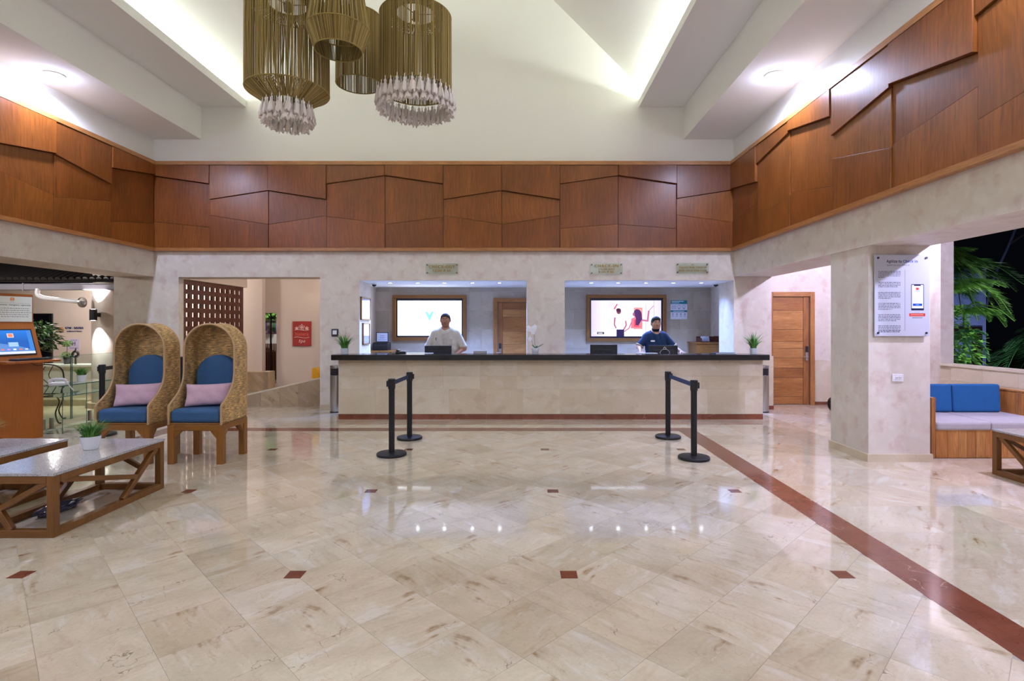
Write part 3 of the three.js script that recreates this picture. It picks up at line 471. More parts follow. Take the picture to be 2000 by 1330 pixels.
pendant('cone-shaped woven cord pendant without tassels, hanging in front of the others', -1.382, 9.5, -4.1, [[0.12, 4.45], [0.232, 3.78], [0.174, 3.63]], 400, 0, 2);
pendant('plain narrow woven cord pendant without tassels, hanging behind the others', -1.527, 9.4, -5.1, [[0.1, 4.46], [0.205, 4.45], [0.207, 3.818]], 300, 0, 3);
pendant('cylindrical woven cord pendant with a wide skirt of white tassels', -0.895, 9.0, -4.6, [[0.165, 4.19], [0.298, 4.17], [0.3, 3.54]], 420, 64, 4);

// ================================================================== RECEPTION
{
  const c = thing('reception_counter', 'long reception counter clad in cream stone tiles with a black granite top', 'counter', [0, 0, -8.97]), r = rng(41);
  part(c, 'body', span(-3.01, 3.985, 0, 0.985, -0.33, -0.012), M.stone[3]);
  const rows = [[0.088, 0.50, 0], [0.50, 0.715, 0.1], [0.715, 0.983, 0.1]];
  for (const [y0, y1, o] of rows) for (let x = -3.024 - o; x < 3.99; x += 0.611) { const a = Math.max(x, -3.024) + 0.0006, b = Math.min(x + 0.611, 3.998) - 0.0006; if (b - a > 0.04) part(c, 'stone_tile', muv(new THREE.BoxGeometry(b - a, y1 - y0 - 0.0012, 0.012).translate((a + b) / 2, (y0 + y1) / 2, -0.006), false, r() * 2.4, r() * 2.4), M.stone[(r() * 4) | 0]); }
  for (const s of [[-3.024, -3.012], [3.986, 3.998]]) part(c, 'end_tile', span(s[0], s[1], 0, 0.983, -0.34, -0.013), M.stone[0]);
  for (let x = -3.024; x < 3.99; x += 0.611) { const b = Math.min(x + 0.611, 3.998); part(c, 'kick_strip', muv(new THREE.BoxGeometry(b - x - 0.001, 0.086, 0.014).translate((x + b) / 2, 0.043, -0.005), false, r(), r()), M.red[(r() * 3) | 0]); }
  part(c, 'worktop', rb(7.15, 0.092, 0.48, 0.008, 0.475, 1.031, -0.1, 3), M.black);
  part(c, 'desk_shelf', rb(6.9, 0.03, 0.42, 0.004, 0.475, 0.77, -0.545), M.frame);
  for (const x of [-2.9, -0.6, 1.6, 3.85]) part(c, 'shelf_support', rb(0.04, 0.755, 0.36, 0.004, x, 0.3775, -0.55), M.frame);
}
// computer monitors seen from behind, standing on the desk shelf
function monitor(label, x, w, h, tilt, stand) {
  const t = thing('computer_monitor', label, 'monitor', [x, 0.785, -9.5], tilt), top = stand, y = top - h / 2;
  part(t, 'casing', rb(w, h, 0.03, 0.008, 0, y, 0, 3), M.ink); part(t, 'rear_bulge', rb(w * 0.7, h * 0.6, 0.03, 0.012, 0, y - 0.02, 0.022, 3), M.ink); part(t, 'screen', span(-w / 2 + 0.015, w / 2 - 0.015, y - h / 2 + 0.015, y + h / 2 - 0.015, -0.017, -0.0155), M.screenOff);
  part(t, 'neck', rb(0.05, top - h * 0.5, 0.025, 0.006, 0, (top - h * 0.5) / 2 + 0.005, 0.048), M.ink); part(t, 'foot', rb(0.22, 0.012, 0.16, 0.005, 0, 0.006, 0.01), M.ink); return t;
}
monitor('black monitor back in front of the man in the pale shirt', -1.455, 0.47, 0.28, 0.05, 0.415);
monitor('black monitor back standing alone below the wall screen with the two people', 1.445, 0.475, 0.28, 0, 0.435);
{ const t = monitor('black monitor back with a pale ring, in front of the man in navy', 2.49, 0.49, 0.28, -0.12, 0.42); part(t, 'ring_mark', new THREE.TorusGeometry(0.085, 0.006, 8, 40).translate(0.02, 0.27, 0.04), M.steel); part(t, 'cable_knob', new THREE.TorusGeometry(0.02, 0.005, 8, 20).translate(0.02, 0.37, 0.034), M.steel); }
{ const t = thing('desk_telephone', 'dark low desk telephone behind the counter left of the pale-shirted man', 'telephone', [-2.05, 1.077, -9.25], 0.1); part(t, 'base', rb(0.17, 0.035, 0.16, 0.01, 0, 0.0175, 0, 3), M.ink); part(t, 'handset', rb(0.05, 0.035, 0.17, 0.014, -0.05, 0.05, 0, 3), M.ink); part(t, 'keypad', rb(0.075, 0.006, 0.09, 0.002, 0.035, 0.037, 0.01), M.steelDark); }
{ const t = thing('paper_tray', 'low grey paper tray on the counter right of the pale-shirted man', 'tray', [-0.7, 1.077, -9.22]); part(t, 'tray', merge([rb(0.22, 0.008, 0.12, 0.003, 0, 0.004, 0), rb(0.22, 0.045, 0.006, 0.002, 0, 0.0225, 0.057), rb(0.006, 0.045, 0.12, 0.002, -0.107, 0.0225, 0), rb(0.006, 0.045, 0.12, 0.002, 0.107, 0.0225, 0)]), S(0xa8a4a4)); part(t, 'paper', rb(0.2, 0.02, 0.1, 0.002, 0, 0.018, -0.004), M.pot); }
for (const [x, n] of [[-1.9, 0], [2.02, 1]]) { const t = thing('document_tray', n ? 'thin white paper sheets on the counter beside the navy-clad man' : 'thin white paper sheets on the counter under the left wall screen', 'papers', [x + 0.12, 1.0775, -9.25]); part(t, 'sheets', rb(0.55 - n * 0.2, 0.006, 0.13, 0.002, 0, 0.003, 0), M.pot); }
{ const t = thing('folder', 'dark blue folder lying on the counter near its right plant', 'folder', [3.42, 1.0775, -9.14], -0.12); part(t, 'cover', rb(0.34, 0.016, 0.2, 0.004, 0, 0.008, 0), S(0x2a3656)); part(t, 'pages', rb(0.33, 0.01, 0.19, 0.002, 0.008, 0.008, 0.008), M.pot); }
// grass in pots
function blades(n, R, h0, h1, splay, w, seed, mats) {
  const r = rng(seed), lists = mats.map(() => []);
  for (let i = 0; i < n; i++) {
    const a = r() * 6.2832, rr = R * Math.sqrt(r()), h = lerp(h0, h1, r()), sp = splay * (0.25 + rr / R * 0.85) * (0.6 + 0.6 * r()), b = a + 0.5 * (r() - 0.5), x0 = Math.cos(a) * rr, z0 = Math.sin(a) * rr, ww = w * (0.7 + 0.5 * r()), tx = -Math.sin(b) * ww, tz = Math.cos(b) * ww, pos = [];
    const P3 = (t) => [x0 + Math.cos(b) * sp * t * t, h * (t - 0.22 * sp / h * t * t * t), z0 + Math.sin(b) * sp * t * t];
    const N = 4; for (let k = 0; k < N; k++) { const p = P3(k / N), q = P3((k + 1) / N), u = 1 - Math.pow(k / N, 2.2), v = 1 - Math.pow((k + 1) / N, 2.2); const A = [p[0] - tx * u, p[1], p[2] - tz * u], B = [p[0] + tx * u, p[1], p[2] + tz * u], C = [q[0] + tx * v, q[1], q[2] + tz * v], D = [q[0] - tx * v, q[1], q[2] - tz * v]; pos.push(...A, ...B, ...C, ...A, ...C, ...D); }
    const g = new THREE.BufferGeometry(); g.setAttribute('position', new THREE.Float32BufferAttribute(pos, 3)); g.setAttribute('uv', new THREE.Float32BufferAttribute(new Float32Array(pos.length / 3 * 2), 2)); g.computeVertexNormals(); lists[(r() * mats.length) | 0].push(g);
  }
  return lists.map(merge);
}
function pottedGrass(label, pos, pr, ph, potMat, n, h0, h1, splay, w, seed, group, taper = 0.8) {
  const t = thing('potted_grass', label, 'plant', pos, 0, group);
  part(t, 'pot', lathe([[0, 0], [pr * taper, 0], [pr * (taper + 0.04), 0.004], [pr, ph], [pr * 0.93, ph], [pr * 0.9, ph * 0.85], [0, ph * 0.85]], 32), potMat);
  part(t, 'soil', cyl(pr * 0.9, pr * 0.9, 0.01, 0, ph * 0.86, 0), M.bark);
  blades(n, pr * 0.75, h0, h1, splay, w, seed, M.grass).forEach((g, i) => part(t, 'foliage', g, M.grass[i], [0, ph * 0.86, 0])); return t;
}
pottedGrass('small grey pot of arching grass on the left end of the black counter', [-2.93, 1.0775, -9.0], 0.065, 0.1, M.potGrey, 60, 0.17, 0.33, 0.3, 0.010, 11, 'grass pots on the counter', 0.85);
pottedGrass('small grey pot of arching grass on the right end of the black counter', [3.86, 1.0775, -9.0], 0.065, 0.1, M.potGrey, 60, 0.17, 0.33, 0.3, 0.010, 12, 'grass pots on the counter', 0.85);
{ // orchid
  const t = thing('potted_orchid', 'white orchid in a white pot on the middle of the counter', 'plant', [0.235, 1.0775, -9.05]);
  part(t, 'pot', lathe([[0, 0], [0.05, 0], [0.064, 0.1], [0.058, 0.1], [0.052, 0.088], [0, 0.088]], 28), M.pot);
  part(t, 'stem', tube([V(0, 0.08, 0), V(-0.01, 0.2, 0.01), V(-0.02, 0.32, 0.02), V(-0.06, 0.4, 0.03), V(-0.12, 0.41, 0.04)], 0.0035, 24, 6), M.leafDark); part(t, 'stem', tube([V(0, 0.08, 0), V(-0.04, 0.16, 0.01), V(-0.07, 0.24, 0.02), V(-0.1, 0.27, 0.02)], 0.003, 20, 6), M.leafDark);
  const petal = (s) => new THREE.SphereGeometry(1, 8, 6).scale(0.02 * s, 0.027 * s, 0.004);
  const flower = (s) => merge([0, 1, 2, 3, 4].map((k) => petal(s).translate(0, 0.022 * s, 0).rotateZ(k * 1.2566)).concat([new THREE.SphereGeometry(0.007 * s, 8, 6).translate(0, 0, 0.006)]));
  const fg = flower(0.9); for (const [x, y, z, a] of [[-0.02, 0.405, 0.045, 0.1], [-0.06, 0.42, 0.05, -0.2], [-0.1, 0.4, 0.06, 0.3], [-0.045, 0.365, 0.05, 0], [-0.115, 0.44, 0.04, -0.4], [-0.01, 0.45, 0.04, 0.2], [-0.09, 0.25, 0.04, 0.5]]) part(t, 'flower', fg, M.pot, [x, y, z], a);
  for (const [b, L, up] of [[0.3, 0.17, 0.09], [2.7, 0.09, 0.1], [1.2, 0.1, 0.05]]) { const g = new THREE.SphereGeometry(1, 12, 8).scale(L / 2, 0.005, 0.022).translate(L / 2, 0, 0).rotateZ(Math.atan2(up, L)).rotateY(b).translate(0, 0.09, 0); part(t, 'leaf', g, M.leafDark); }
}
// litter bins at both ends of the counter
{
  const bin = (label, x) => { const t = thing('litter_bin', label, 'bin', [x, 0, -9.72], 0, 'steel litter bins'); part(t, 'body', lathe([[0, 0], [0.1, 0], [0.1, 0.66], [0.096, 0.665], [0, 0.665]], 36), M.steel); part(t, 'base_ring', cyl(0.103, 0.103, 0.02, 0, 0.012, 0, 36), M.ink); part(t, 'opening_band', lathe([[0.095, 0.665], [0.098, 0.668], [0.098, 0.79], [0.095, 0.795]], 36), M.ink); part(t, 'lid', lathe([[0.1, 0.79], [0.102, 0.8], [0.102, 0.835], [0.098, 0.84], [0.07, 0.84], [0.066, 0.82], [0, 0.82]], 36), M.steel); return t; };
  bin('steel cylinder litter bin with black band at the left end of the counter', -3.32); bin('steel cylinder litter bin with black band at the right end of the counter', 4.33);
}
{ const t = thing('wall_thermostat', 'small square wall control panel beside the left counter opening', 'control panel', [-3.45, 1.42, Zback]); part(t, 'back_plate', rb(0.125, 0.14, 0.02, 0.006, 0, 0, 0.01, 3), M.steelDark); part(t, 'display', rb(0.075, 0.075, 0.006, 0.002, 0, 0.006, 0.022), M.plastic); part(t, 'key_strip', rb(0.075, 0.018, 0.006, 0.002, 0, -0.05, 0.022), M.ink); }
for (const [x, l] of [[-2.9, 'left'], [3.84, 'right']]) { const t = thing('security_camera', `small dome security camera on the office ceiling at the ${l} jamb`, 'camera', [x, 2.384, -10.7]); part(t, 'mount', cyl(0.05, 0.055, 0.025, 0, -0.0125, 0), M.pot); part(t, 'dome', new THREE.SphereGeometry(0.045, 20, 10, 0, 6.2832, Math.PI / 2, Math.PI / 2).translate(0, -0.024, 0), M.screenOff); }

// ---- lettered glass plates
const font = await new FontLoader().loadAsync('fonts/droid/droid_sans_bold.typeface.json');
function words(str, h, depth = 0.003) { const g = new TextGeometry(str, { font, size: h, depth, curveSegments: 3, bevelEnabled: false }); g.computeBoundingBox(); g.translate(-(g.boundingBox.max.x + g.boundingBox.min.x) / 2, 0, 0); return g; }
function glassPlate(label, x, y, w, h, lines) {
  const t = thing('wall_sign', label, 'sign', [x, y, Zback]);
  part(t, 'plate', rb(w, h, 0.008, 0.003, 0, 0, 0.034), M.plate);
  for (const sx of [-1, 1]) for (const sy of [-1, 1]) part(t, 'standoff', new THREE.CylinderGeometry(0.011, 0.011, 0.042, 16).rotateX(Math.PI / 2).translate(sx * (w / 2 - 0.028), sy * (h / 2 - 0.028), 0.021), M.steelDark);
  for (const [s, hh, yy, ww] of lines) { const g = words(s, hh); const bw = g.boundingBox.max.x - g.boundingBox.min.x; g.scale(ww / bw, 1, 1).translate(0, yy, 0.039); part(t, 'lettering', g, M.gold); }
}
glassPlate('small glass plate with gold CHECK-OUT lettering above the left counter opening', -1.465, 2.6, 0.60, 0.2, [['CHECK-OUT', 0.055, 0.01, 0.48], ['12:00 P.M.', 0.046, -0.058, 0.36]]);
glassPlate('small glass plate with gold CHECK-IN lettering above the right counter opening', 1.575, 2.6, 0.60, 0.21, [['CHECK-IN', 0.05, 0.03, 0.44], ['15:00 HRS', 0.034, -0.025, 0.3], ['3:00 P.M.', 0.034, -0.075, 0.3]]);
glassPlate('small glass plate with lettering for the vacation club, at right above the counter', 3.165, 2.61, 0.60, 0.2, [['VC', 0.03, 0.05, 0.06], ['Express Web Check-in', 0.034, 0.0, 0.5], ['VIVA VACATION CLUB', 0.036, -0.062, 0.52]]);

// ---- wall screens in the office
function wallScreen(label, x, y, w, h, tex, k) {
  const t = thing('wall_screen', label, 'television', [x, y, -12.3]), f = 0.075, W = w / 2, H = h / 2;
  part(t, 'wood_frame', merge([rb(w + 2 * f, f, 0.1, 0.006, 0, H + f / 2, 0.05, 2, true), rb(w + 2 * f, f, 0.1, 0.006, 0, -H - f / 2, 0.05, 2, true), rb(f, h, 0.1, 0.006, -W - f / 2, 0, 0.05), rb(f, h, 0.1, 0.006, W + f / 2, 0, 0.05)]), M.frame);
  part(t, 'bezel', rb(w - 0.004, h - 0.004, 0.05, 0.006, 0, 0, 0.025), S(0x101a3a, { roughness: 0.3 }));
  const m = new THREE.MeshStandardMaterial({ color: 0x050505, emissive: 0xffffff, emissiveMap: tex, emissiveIntensity: k, roughness: 0.15 });
  part(t, 'display', new THREE.PlaneGeometry(w - 0.07, h - 0.09).translate(0, -0.008, 0.0515), m);
  rect(new THREE.Color(0.62, 0.76, 1), I.tv, w - 0.07, h - 0.09, [x, y, -12.3 + 0.07], [x, y, 0]);
}
wallScreen('wood-framed wall screen showing a teal V on white, behind the pale-shirted man', -2.07, 1.727, 1.51, 0.88, canvasTex(512, 300, (g, w, h) => { g.fillStyle = '#fff'; g.fillRect(0, 0, w, h); g.fillStyle = '#62cdb0'; g.beginPath(); g.moveTo(218, 92); g.lineTo(236, 92); g.lineTo(254, 120); g.lineTo(272, 92); g.lineTo(292, 92); g.lineTo(255, 178); g.closePath(); g.fill(); }), 2.6);
wallScreen('wood-framed wall screen showing two people at a doorway, behind the navy-clad man', 2.37, 1.722, 1.65, 0.9, canvasTex(768, 432, (g, w, h) => {
  const bg = g.createLinearGradient(0, 0, w, 0); bg.addColorStop(0, '#d3c9fa'); bg.addColorStop(0.32, '#ffffff'); bg.addColorStop(0.75, '#f6efff'); bg.addColorStop(1, '#d8d4fa'); g.fillStyle = bg; g.fillRect(0, 0, w, h);
  g.strokeStyle = '#c2a6dc'; g.lineWidth = 5; for (const [x, y, a, b] of [[250, 0, 250, 300], [600, 40, 600, 430], [690, 0, 690, 250]]) { g.beginPath(); g.moveTo(x, y); g.lineTo(a, b); g.stroke(); }
  g.fillStyle = '#e9d9f0'; g.fillRect(196, 6, 44, 78); g.fillStyle = '#ef8f90'; g.fillRect(470, 86, 92, 260); g.fillStyle = '#f6b4ac'; g.fillRect(486, 108, 62, 238); g.fillStyle = '#d4506e'; g.save(); g.translate(280, 40); g.rotate(0.5); g.fillRect(0, 0, 14, 70); g.restore();
  // man in a white shirt, seen from behind
  g.fillStyle = '#7a3a5c'; g.beginPath(); g.ellipse(303, 130, 25, 34, 0, 0, 7); g.fill(); g.fillStyle = '#4a2040'; g.beginPath(); g.ellipse(300, 116, 26, 22, 0, 0, 7); g.fill();
  g.fillStyle = '#eee6f8'; g.beginPath(); g.moveTo(268, 190); g.quadraticCurveTo(305, 160, 342, 190); g.lineTo(362, 352); g.lineTo(276, 352); g.closePath(); g.fill();
  g.strokeStyle = '#b06a8a'; g.lineWidth = 15; g.lineCap = 'round'; g.beginPath(); g.moveTo(262, 210); g.lineTo(254, 290); g.lineTo(272, 330); g.stroke(); g.beginPath(); g.moveTo(380, 250); g.lineTo(384, 300); g.lineTo(352, 362); g.stroke();
  g.fillStyle = '#2a2050'; g.fillRect(278, 350, 84, 82);
  // woman in a coral top pointing up
  g.fillStyle = '#f4798c'; g.beginPath(); g.moveTo(440, 220); g.quadraticCurveTo(490, 190, 560, 214); g.lineTo(552, 336); g.lineTo(436, 336); g.closePath(); g.fill(); g.fillStyle = '#e84a66'; g.fillRect(470, 230, 56, 86);
  g.strokeStyle = '#c06a94'; g.lineWidth = 20; g.beginPath(); g.moveTo(552, 236); g.lineTo(620, 246); g.lineTo(632, 130); g.stroke(); g.lineWidth = 7; g.beginPath(); g.moveTo(632, 126); g.lineTo(684, 66); g.stroke(); g.lineWidth = 12; g.beginPath(); g.moveTo(444, 260); g.lineTo(414, 336); g.lineTo(366, 372); g.stroke();
  g.fillStyle = '#4e2a66'; g.beginPath(); g.moveTo(466, 160); g.quadraticCurveTo(470, 100, 512, 106); g.quadraticCurveTo(556, 116, 556, 190); g.lineTo(560, 224); g.lineTo(520, 300); g.lineTo(486, 296); g.lineTo(490, 210); g.closePath(); g.fill(); g.fillStyle = '#b4648e'; g.beginPath(); g.ellipse(466, 166, 12, 20, 0, 0, 7); g.fill();
  g.fillStyle = '#3c3844'; g.fillRect(66, 380, 76, 26); g.fillStyle = '#ffffff'; g.font = 'bold 22px sans-serif'; g.fillText('EX.', 24, 402); g.fillText('5000', 76, 402);
}), 1.1);
{ const t = thing('wall_notice', 'teal and white notice sheet on the office wall right of the screen', 'notice', [3.575, 1.91, -12.3]); part(t, 'sheet', rb(0.38, 0.43, 0.006, 0.002, 0, 0, 0.004), M.pot); part(t, 'print', new THREE.PlaneGeometry(0.375, 0.425).translate(0, 0, 0.0078), S(0xffffff, { roughness: 0.6, map: canvasTex(256, 290, (g, w, h) => { g.fillStyle = '#dfe4f2'; g.fillRect(0, 0, w, h); g.fillStyle = '#1f7f93'; g.fillRect(0, 0, w, 56); g.fillRect(0, 152, w, 30); g.fillStyle = '#d8eef2'; g.fillRect(14, 10, 190, 11); g.fillRect(14, 34, 120, 9); g.fillRect(40, 162, 170, 9); g.fillStyle = '#9aa6c0'; for (const y of [78, 92, 108, 122]) g.fillRect(10, y, 78, 6); g.strokeStyle = '#8c98b4'; g.lineWidth = 5; for (const x of [130, 205]) { g.beginPath(); g.arc(x, 96, 22, 0, 7); g.stroke(); g.fillStyle = '#8c98b4'; g.fillRect(x - 12, 122, 24, 14); } for (const x of [34, 96, 158, 220]) { g.beginPath(); g.arc(x, 212, 12, 0, 7); g.fill(); g.fillRect(x - 16, 236, 32, 5); g.fillRect(x - 12, 248, 24, 5); } }) })); }
{ // cabinet with papers, right of the office
  const t = thing('filing_cabinet', 'low brown cabinet against the right end of the office wall', 'cabinet', [4.05, 0, -11.95]); part(t, 'carcass', rb(0.5, 1.16, 0.6, 0.006, -0.02, 0.58, 0), M.frame); part(t, 'cabinet_top', rb(0.56, 0.03, 0.64, 0.006, -0.02, 1.175, 0.01), M.frame); part(t, 'door', rb(0.46, 1.0, 0.02, 0.005, -0.02, 0.58, 0.31), M.frame);
  const u = thing('paper_box', 'open dark wooden box holding loose papers on the brown cabinet', 'box', [4.1, 1.1905, -11.9]); part(u, 'box', merge([rb(0.42, 0.012, 0.34, 0.003, 0, 0.006, 0), rb(0.42, 0.12, 0.012, 0.003, 0, 0.06, -0.16), rb(0.012, 0.09, 0.34, 0.003, -0.2, 0.045, 0), rb(0.012, 0.13, 0.34, 0.003, 0.2, 0.065, 0)]), M.lattice);
  for (let i = 0; i < 5; i++) part(u, 'paper', rb(0.004, 0.11, 0.2, 0.001, 0, 0.07, 0), M.pot, [-0.15 + i * 0.035, 0, 0.02]).rotation.z = -0.12 + 0.06 * i;
}
{ // left corner of the office
  const t = thing('corner_desk', 'small brown desk in the left corner of the office', 'desk', [-3.15, 0, -11.85]); part(t, 'desk_top', rb(0.85, 0.03, 0.8, 0.005, 0, 1.0, 0), M.frame); for (const [x, z] of [[-0.38, -0.36], [0.38, -0.36], [-0.38, 0.36], [0.38, 0.36]]) part(t, 'leg', rb(0.05, 0.985, 0.05, 0.005, x, 0.4925, z), M.frame);
  const p = thing('printer', 'dark printer on the corner desk below the framed certificate', 'printer', [-3.06, 1.015, -11.9]); part(p, 'body', rb(0.34, 0.15, 0.3, 0.02, 0, 0.075, 0, 3), M.ink); part(p, 'paper_slot', rb(0.26, 0.02, 0.02, 0.004, 0, 0.1, 0.148), M.steelDark); part(p, 'lid', rb(0.33, 0.02, 0.28, 0.008, 0, 0.16, -0.01), M.inkMetal);
  const c = thing('certificate_frame', 'certificate in a dark frame standing on the printer', 'picture frame', [-3.06, 1.186, -11.95]); part(c, 'frame', rb(0.27, 0.22, 0.02, 0.004, 0, 0.11, 0), M.steelDark); part(c, 'sheet', new THREE.PlaneGeometry(0.235, 0.185).translate(0, 0.11, 0.0112), S(0xffffff, { map: canvasTex(128, 100, (g, w, h) => { g.fillStyle = '#d7ddee'; g.fillRect(0, 0, w, h); g.fillStyle = '#7080a0'; g.fillRect(40, 30, 50, 6); g.fillRect(30, 50, 68, 4); g.fillRect(46, 62, 36, 4); g.fillRect(12, 80, 100, 3); }) }));
}
function jambFrame(label, y0, y1, z0, z1, x, off) {                 // glass-fronted frames on walls facing +x
  const t = thing('picture_frame', label, 'picture frame', [x, 0, 0]), f = 0.022, zc = (z0 + z1) / 2, yc = (y0 + y1) / 2, w = z1 - z0, h = y1 - y0;
  part(t, 'frame', merge([rb(0.03, f, w, 0.003, off, y1 - f / 2, zc), rb(0.03, f, w, 0.003, off, y0 + f / 2, zc), rb(0.03, h, f, 0.003, off, yc, z0 + f / 2), rb(0.03, h, f, 0.003, off, yc, z1 - f / 2)]), M.frame);
  part(t, 'backing_sheet', rb(0.012, h - f, w - f, 0.002, off - 0.008, yc, zc), S(0xdfe3ee)); part(t, 'glazing', rb(0.003, h - f, w - f, 0.001, off + 0.004, yc, zc), P(0xffffff, { roughness: 0.02, transmission: 1, thickness: 0, ior: 1.9 }));
}
jambFrame('upper glazed frame on the left jamb of the left counter opening', 1.66, 2.09, -10.72, -10.1, -3.0, 0.016); jambFrame('lower glazed frame on the left jamb of the left counter opening', 1.19, 1.6, -10.66, -10.22, -3.0, 0.016);
jambFrame('upper dark frame on the left side wall inside the office', 1.75, 2.15, -12.1, -11.5, -3.6, 0.016); jambFrame('lower dark frame on the left side wall inside the office', 1.15, 1.6, -12.15, -11.5, -3.6, 0.016);

// ================================================================== LOBBY FURNITURE
// ---- belt posts
{
  const post = (label, x, z, H, rb0, belt) => {
    const t = thing('barrier_post', label, 'barrier post', [x, 0, z], 0, 'black belt barrier posts');
    part(t, 'base', lathe([[0, 0], [rb0 - 0.004, 0], [rb0, 0.006], [rb0, 0.026], [rb0 - 0.008, 0.034], [0.05, 0.042], [0, 0.042]], 48), M.inkMetal); part(t, 'pole', cyl(0.035, 0.035, H - 0.13, 0, (H - 0.13) / 2 + 0.04, 0, 28), M.inkMetal);
    part(t, 'head', lathe([[0, H - 0.125], [0.038, H - 0.125], [0.042, H - 0.115], [0.044, H - 0.008], [0.04, H], [0, H]], 28), M.ink); part(t, 'belt_clip', rb(0.035, 0.07, 0.03, 0.006, belt, H - 0.06, 0), M.ink); return t;
  };
  post('black belt post nearer the camera, in the left pair', -1.55, -6.49, 0.915, 0.178, -0.045); post('black belt post nearer the counter, in the left pair', -1.53, -7.43, 0.915, 0.172, 0.045);
  post('black belt post nearer the camera, in the right pair', 2.01, -6.31, 0.915, 0.18, 0.045); post('black belt post nearer the counter, in the right pair', 2.03, -7.5, 0.915, 0.174, 0.045);
  post('black belt post standing behind the left wicker chair', -5.92, -7.66, 1.0, 0.172, -0.045); 
  post('black belt post farther back behind the right wicker chair', -6.0, -9.6, 1.0, 0.172, 0.045);
  const mk = (label, x0, z0, x1, z1, y, mat) => { const a = V(x0, y, z0), b = V(x1, y, z1), d = b.clone().sub(a).normalize(); a.addScaledVector(d, 0.046); b.addScaledVector(d, -0.046); const t = thing('barrier_belt', label, 'barrier belt', a.toArray()); const e = b.clone().sub(a), L = e.length(); const g = muv(new THREE.BoxGeometry(L, 0.052, 0.004)); const clipg = rb(0.02, 0.056, 0.014, 0.003, 0, 0, 0); g.translate(L / 2, 0, 0); const m1 = part(t, 'webbing', g, mat), m2 = part(t, 'end_clip', clipg.translate(L - 0.01, 0, 0), M.ink); const an = Math.atan2(-d.z, d.x); m1.rotation.y = m2.rotation.y = an; };
  mk('dark retractable belt between the two left posts', -1.55, -6.49, -1.53, -7.43, 0.858, M.belt); mk('blue retractable belt between the two right posts', 2.01, -6.31, 2.03, -7.5, 0.858, M.beltBlue); mk('black belt running back from the post behind the chairs', -5.92, -7.66, -6.0, -9.6, 0.945, M.ink);
}
// ---- low tables with trussed frames and granite tops
function coffeeTable(label, x, z) {
  const t = thing('coffee_table', label, 'coffee table', [x, 0, z], 0, 'granite-topped low tables'), s = 0.055, X = 0.283, Z = 0.585;
  part(t, 'table_top', rb(0.63, 0.022, 1.235, 0.004, 0, 0.462, 0, 2), M.granite);
  for (const sx of [-1, 1]) for (const sz of [-1, 1]) part(t, 'leg', rb(s, 0.45, s, 0.004, sx * X, 0.225, sz * Z), M.tableWood);
  for (const sx of [-1, 1]) for (const y of [0.4225, 0.0275]) part(t, 'rail', rb(s, s, 2 * Z - s, 0.004, sx * X, y, 0, 2), M.tableWood);
  for (const sz of [-1, 1]) for (const y of [0.4225, 0.0275]) part(t, 'rail', rb(2 * X - s, s, s, 0.004, 0, y, sz * Z, 2, true), M.tableWood);
  const w = 0.045, e = 0.04;
  for (const sx of [-1, 1]) { part(t, 'brace', bar(V(sx * X, 0.40, -0.53), V(sx * X, 0.05, -0.10), w, e, V(1, 0, 0)), M.tableWood); part(t, 'brace', bar(V(sx * X, 0.405, 0.53), V(sx * X, 0.2, -0.285), w - 0.004, e - 0.006, V(1, 0, 0)), M.tableWood); }
  for (const sz of [-1, 1]) { part(t, 'brace', bar(V(-sz * 0.245, 0.40, sz * Z), V(-sz * 0.02, 0.05, sz * Z), w, e, V(0, 0, 1)), M.tableWood); part(t, 'brace', bar(V(sz * 0.25, 0.405, sz * Z), V(-sz * 0.115, 0.2, sz * Z), w - 0.004, e - 0.006, V(0, 0, 1)), M.tableWood); }
  return t;
}
const ct = coffeeTable('low wooden table with granite top and a grass pot, nearest the wicker chairs', -3.72, -4.567);
copyOf(ct, 'coffee_table', 'low wooden granite-topped table cut by the left picture edge, in front of the kiosk', [-4.64, 0, -4.567]);
copyOf(ct, 'coffee_table', 'low wooden granite-topped table at the right picture edge, before the sofa', [5.235, 0, -5.06]);
pottedGrass('white pot of dense short grass on the nearer low table', [-3.755, 0.4735, -4.73], 0.078, 0.115, M.pot, 330, 0.09, 0.17, 0.12, 0.0035, 13, null, 0.66);
pottedGrass('white pot of grass on the low table at the left picture edge', [-4.72, 0.4735, -4.72], 0.078, 0.115, M.pot, 260, 0.1, 0.19, 0.16, 0.004, 14, null, 0.66);
{ // crumpled clear bag
  const r = rng(4), g0 = new THREE.IcosahedronGeometry(1, 4), p = g0.attributes.position; const g = mergeVertices(g0.deleteAttribute('uv').deleteAttribute('normal')), q = g.attributes.position;
  for (let i = 0; i < q.count; i++) { const x = q.getX(i), y = q.getY(i), z = q.getZ(i), k = 1 + 0.3 * pn(x * 3 + 9, y * 3 + z * 2 + 9, 64, 64, 3) + 0.2 * pn(x * 7 + 20, z * 7 + y * 5 + 20, 128, 128, 9); q.setXYZ(i, x * 0.07 * k, Math.max(0.001, y * 0.04 * k + 0.034), z * 0.2 * k); }
  const t = thing('plastic_bag', 'crumpled shiny dark plastic bag on the floor under the nearer table', 'bag', [-3.86, 0, -4.52]); part(t, 'film', g.toNonIndexed().clone(), P(0x4c4c5c, { roughness: 0.12, transmission: 0.35, thickness: 0 })); t.children[0].geometry.computeVertexNormals();
}
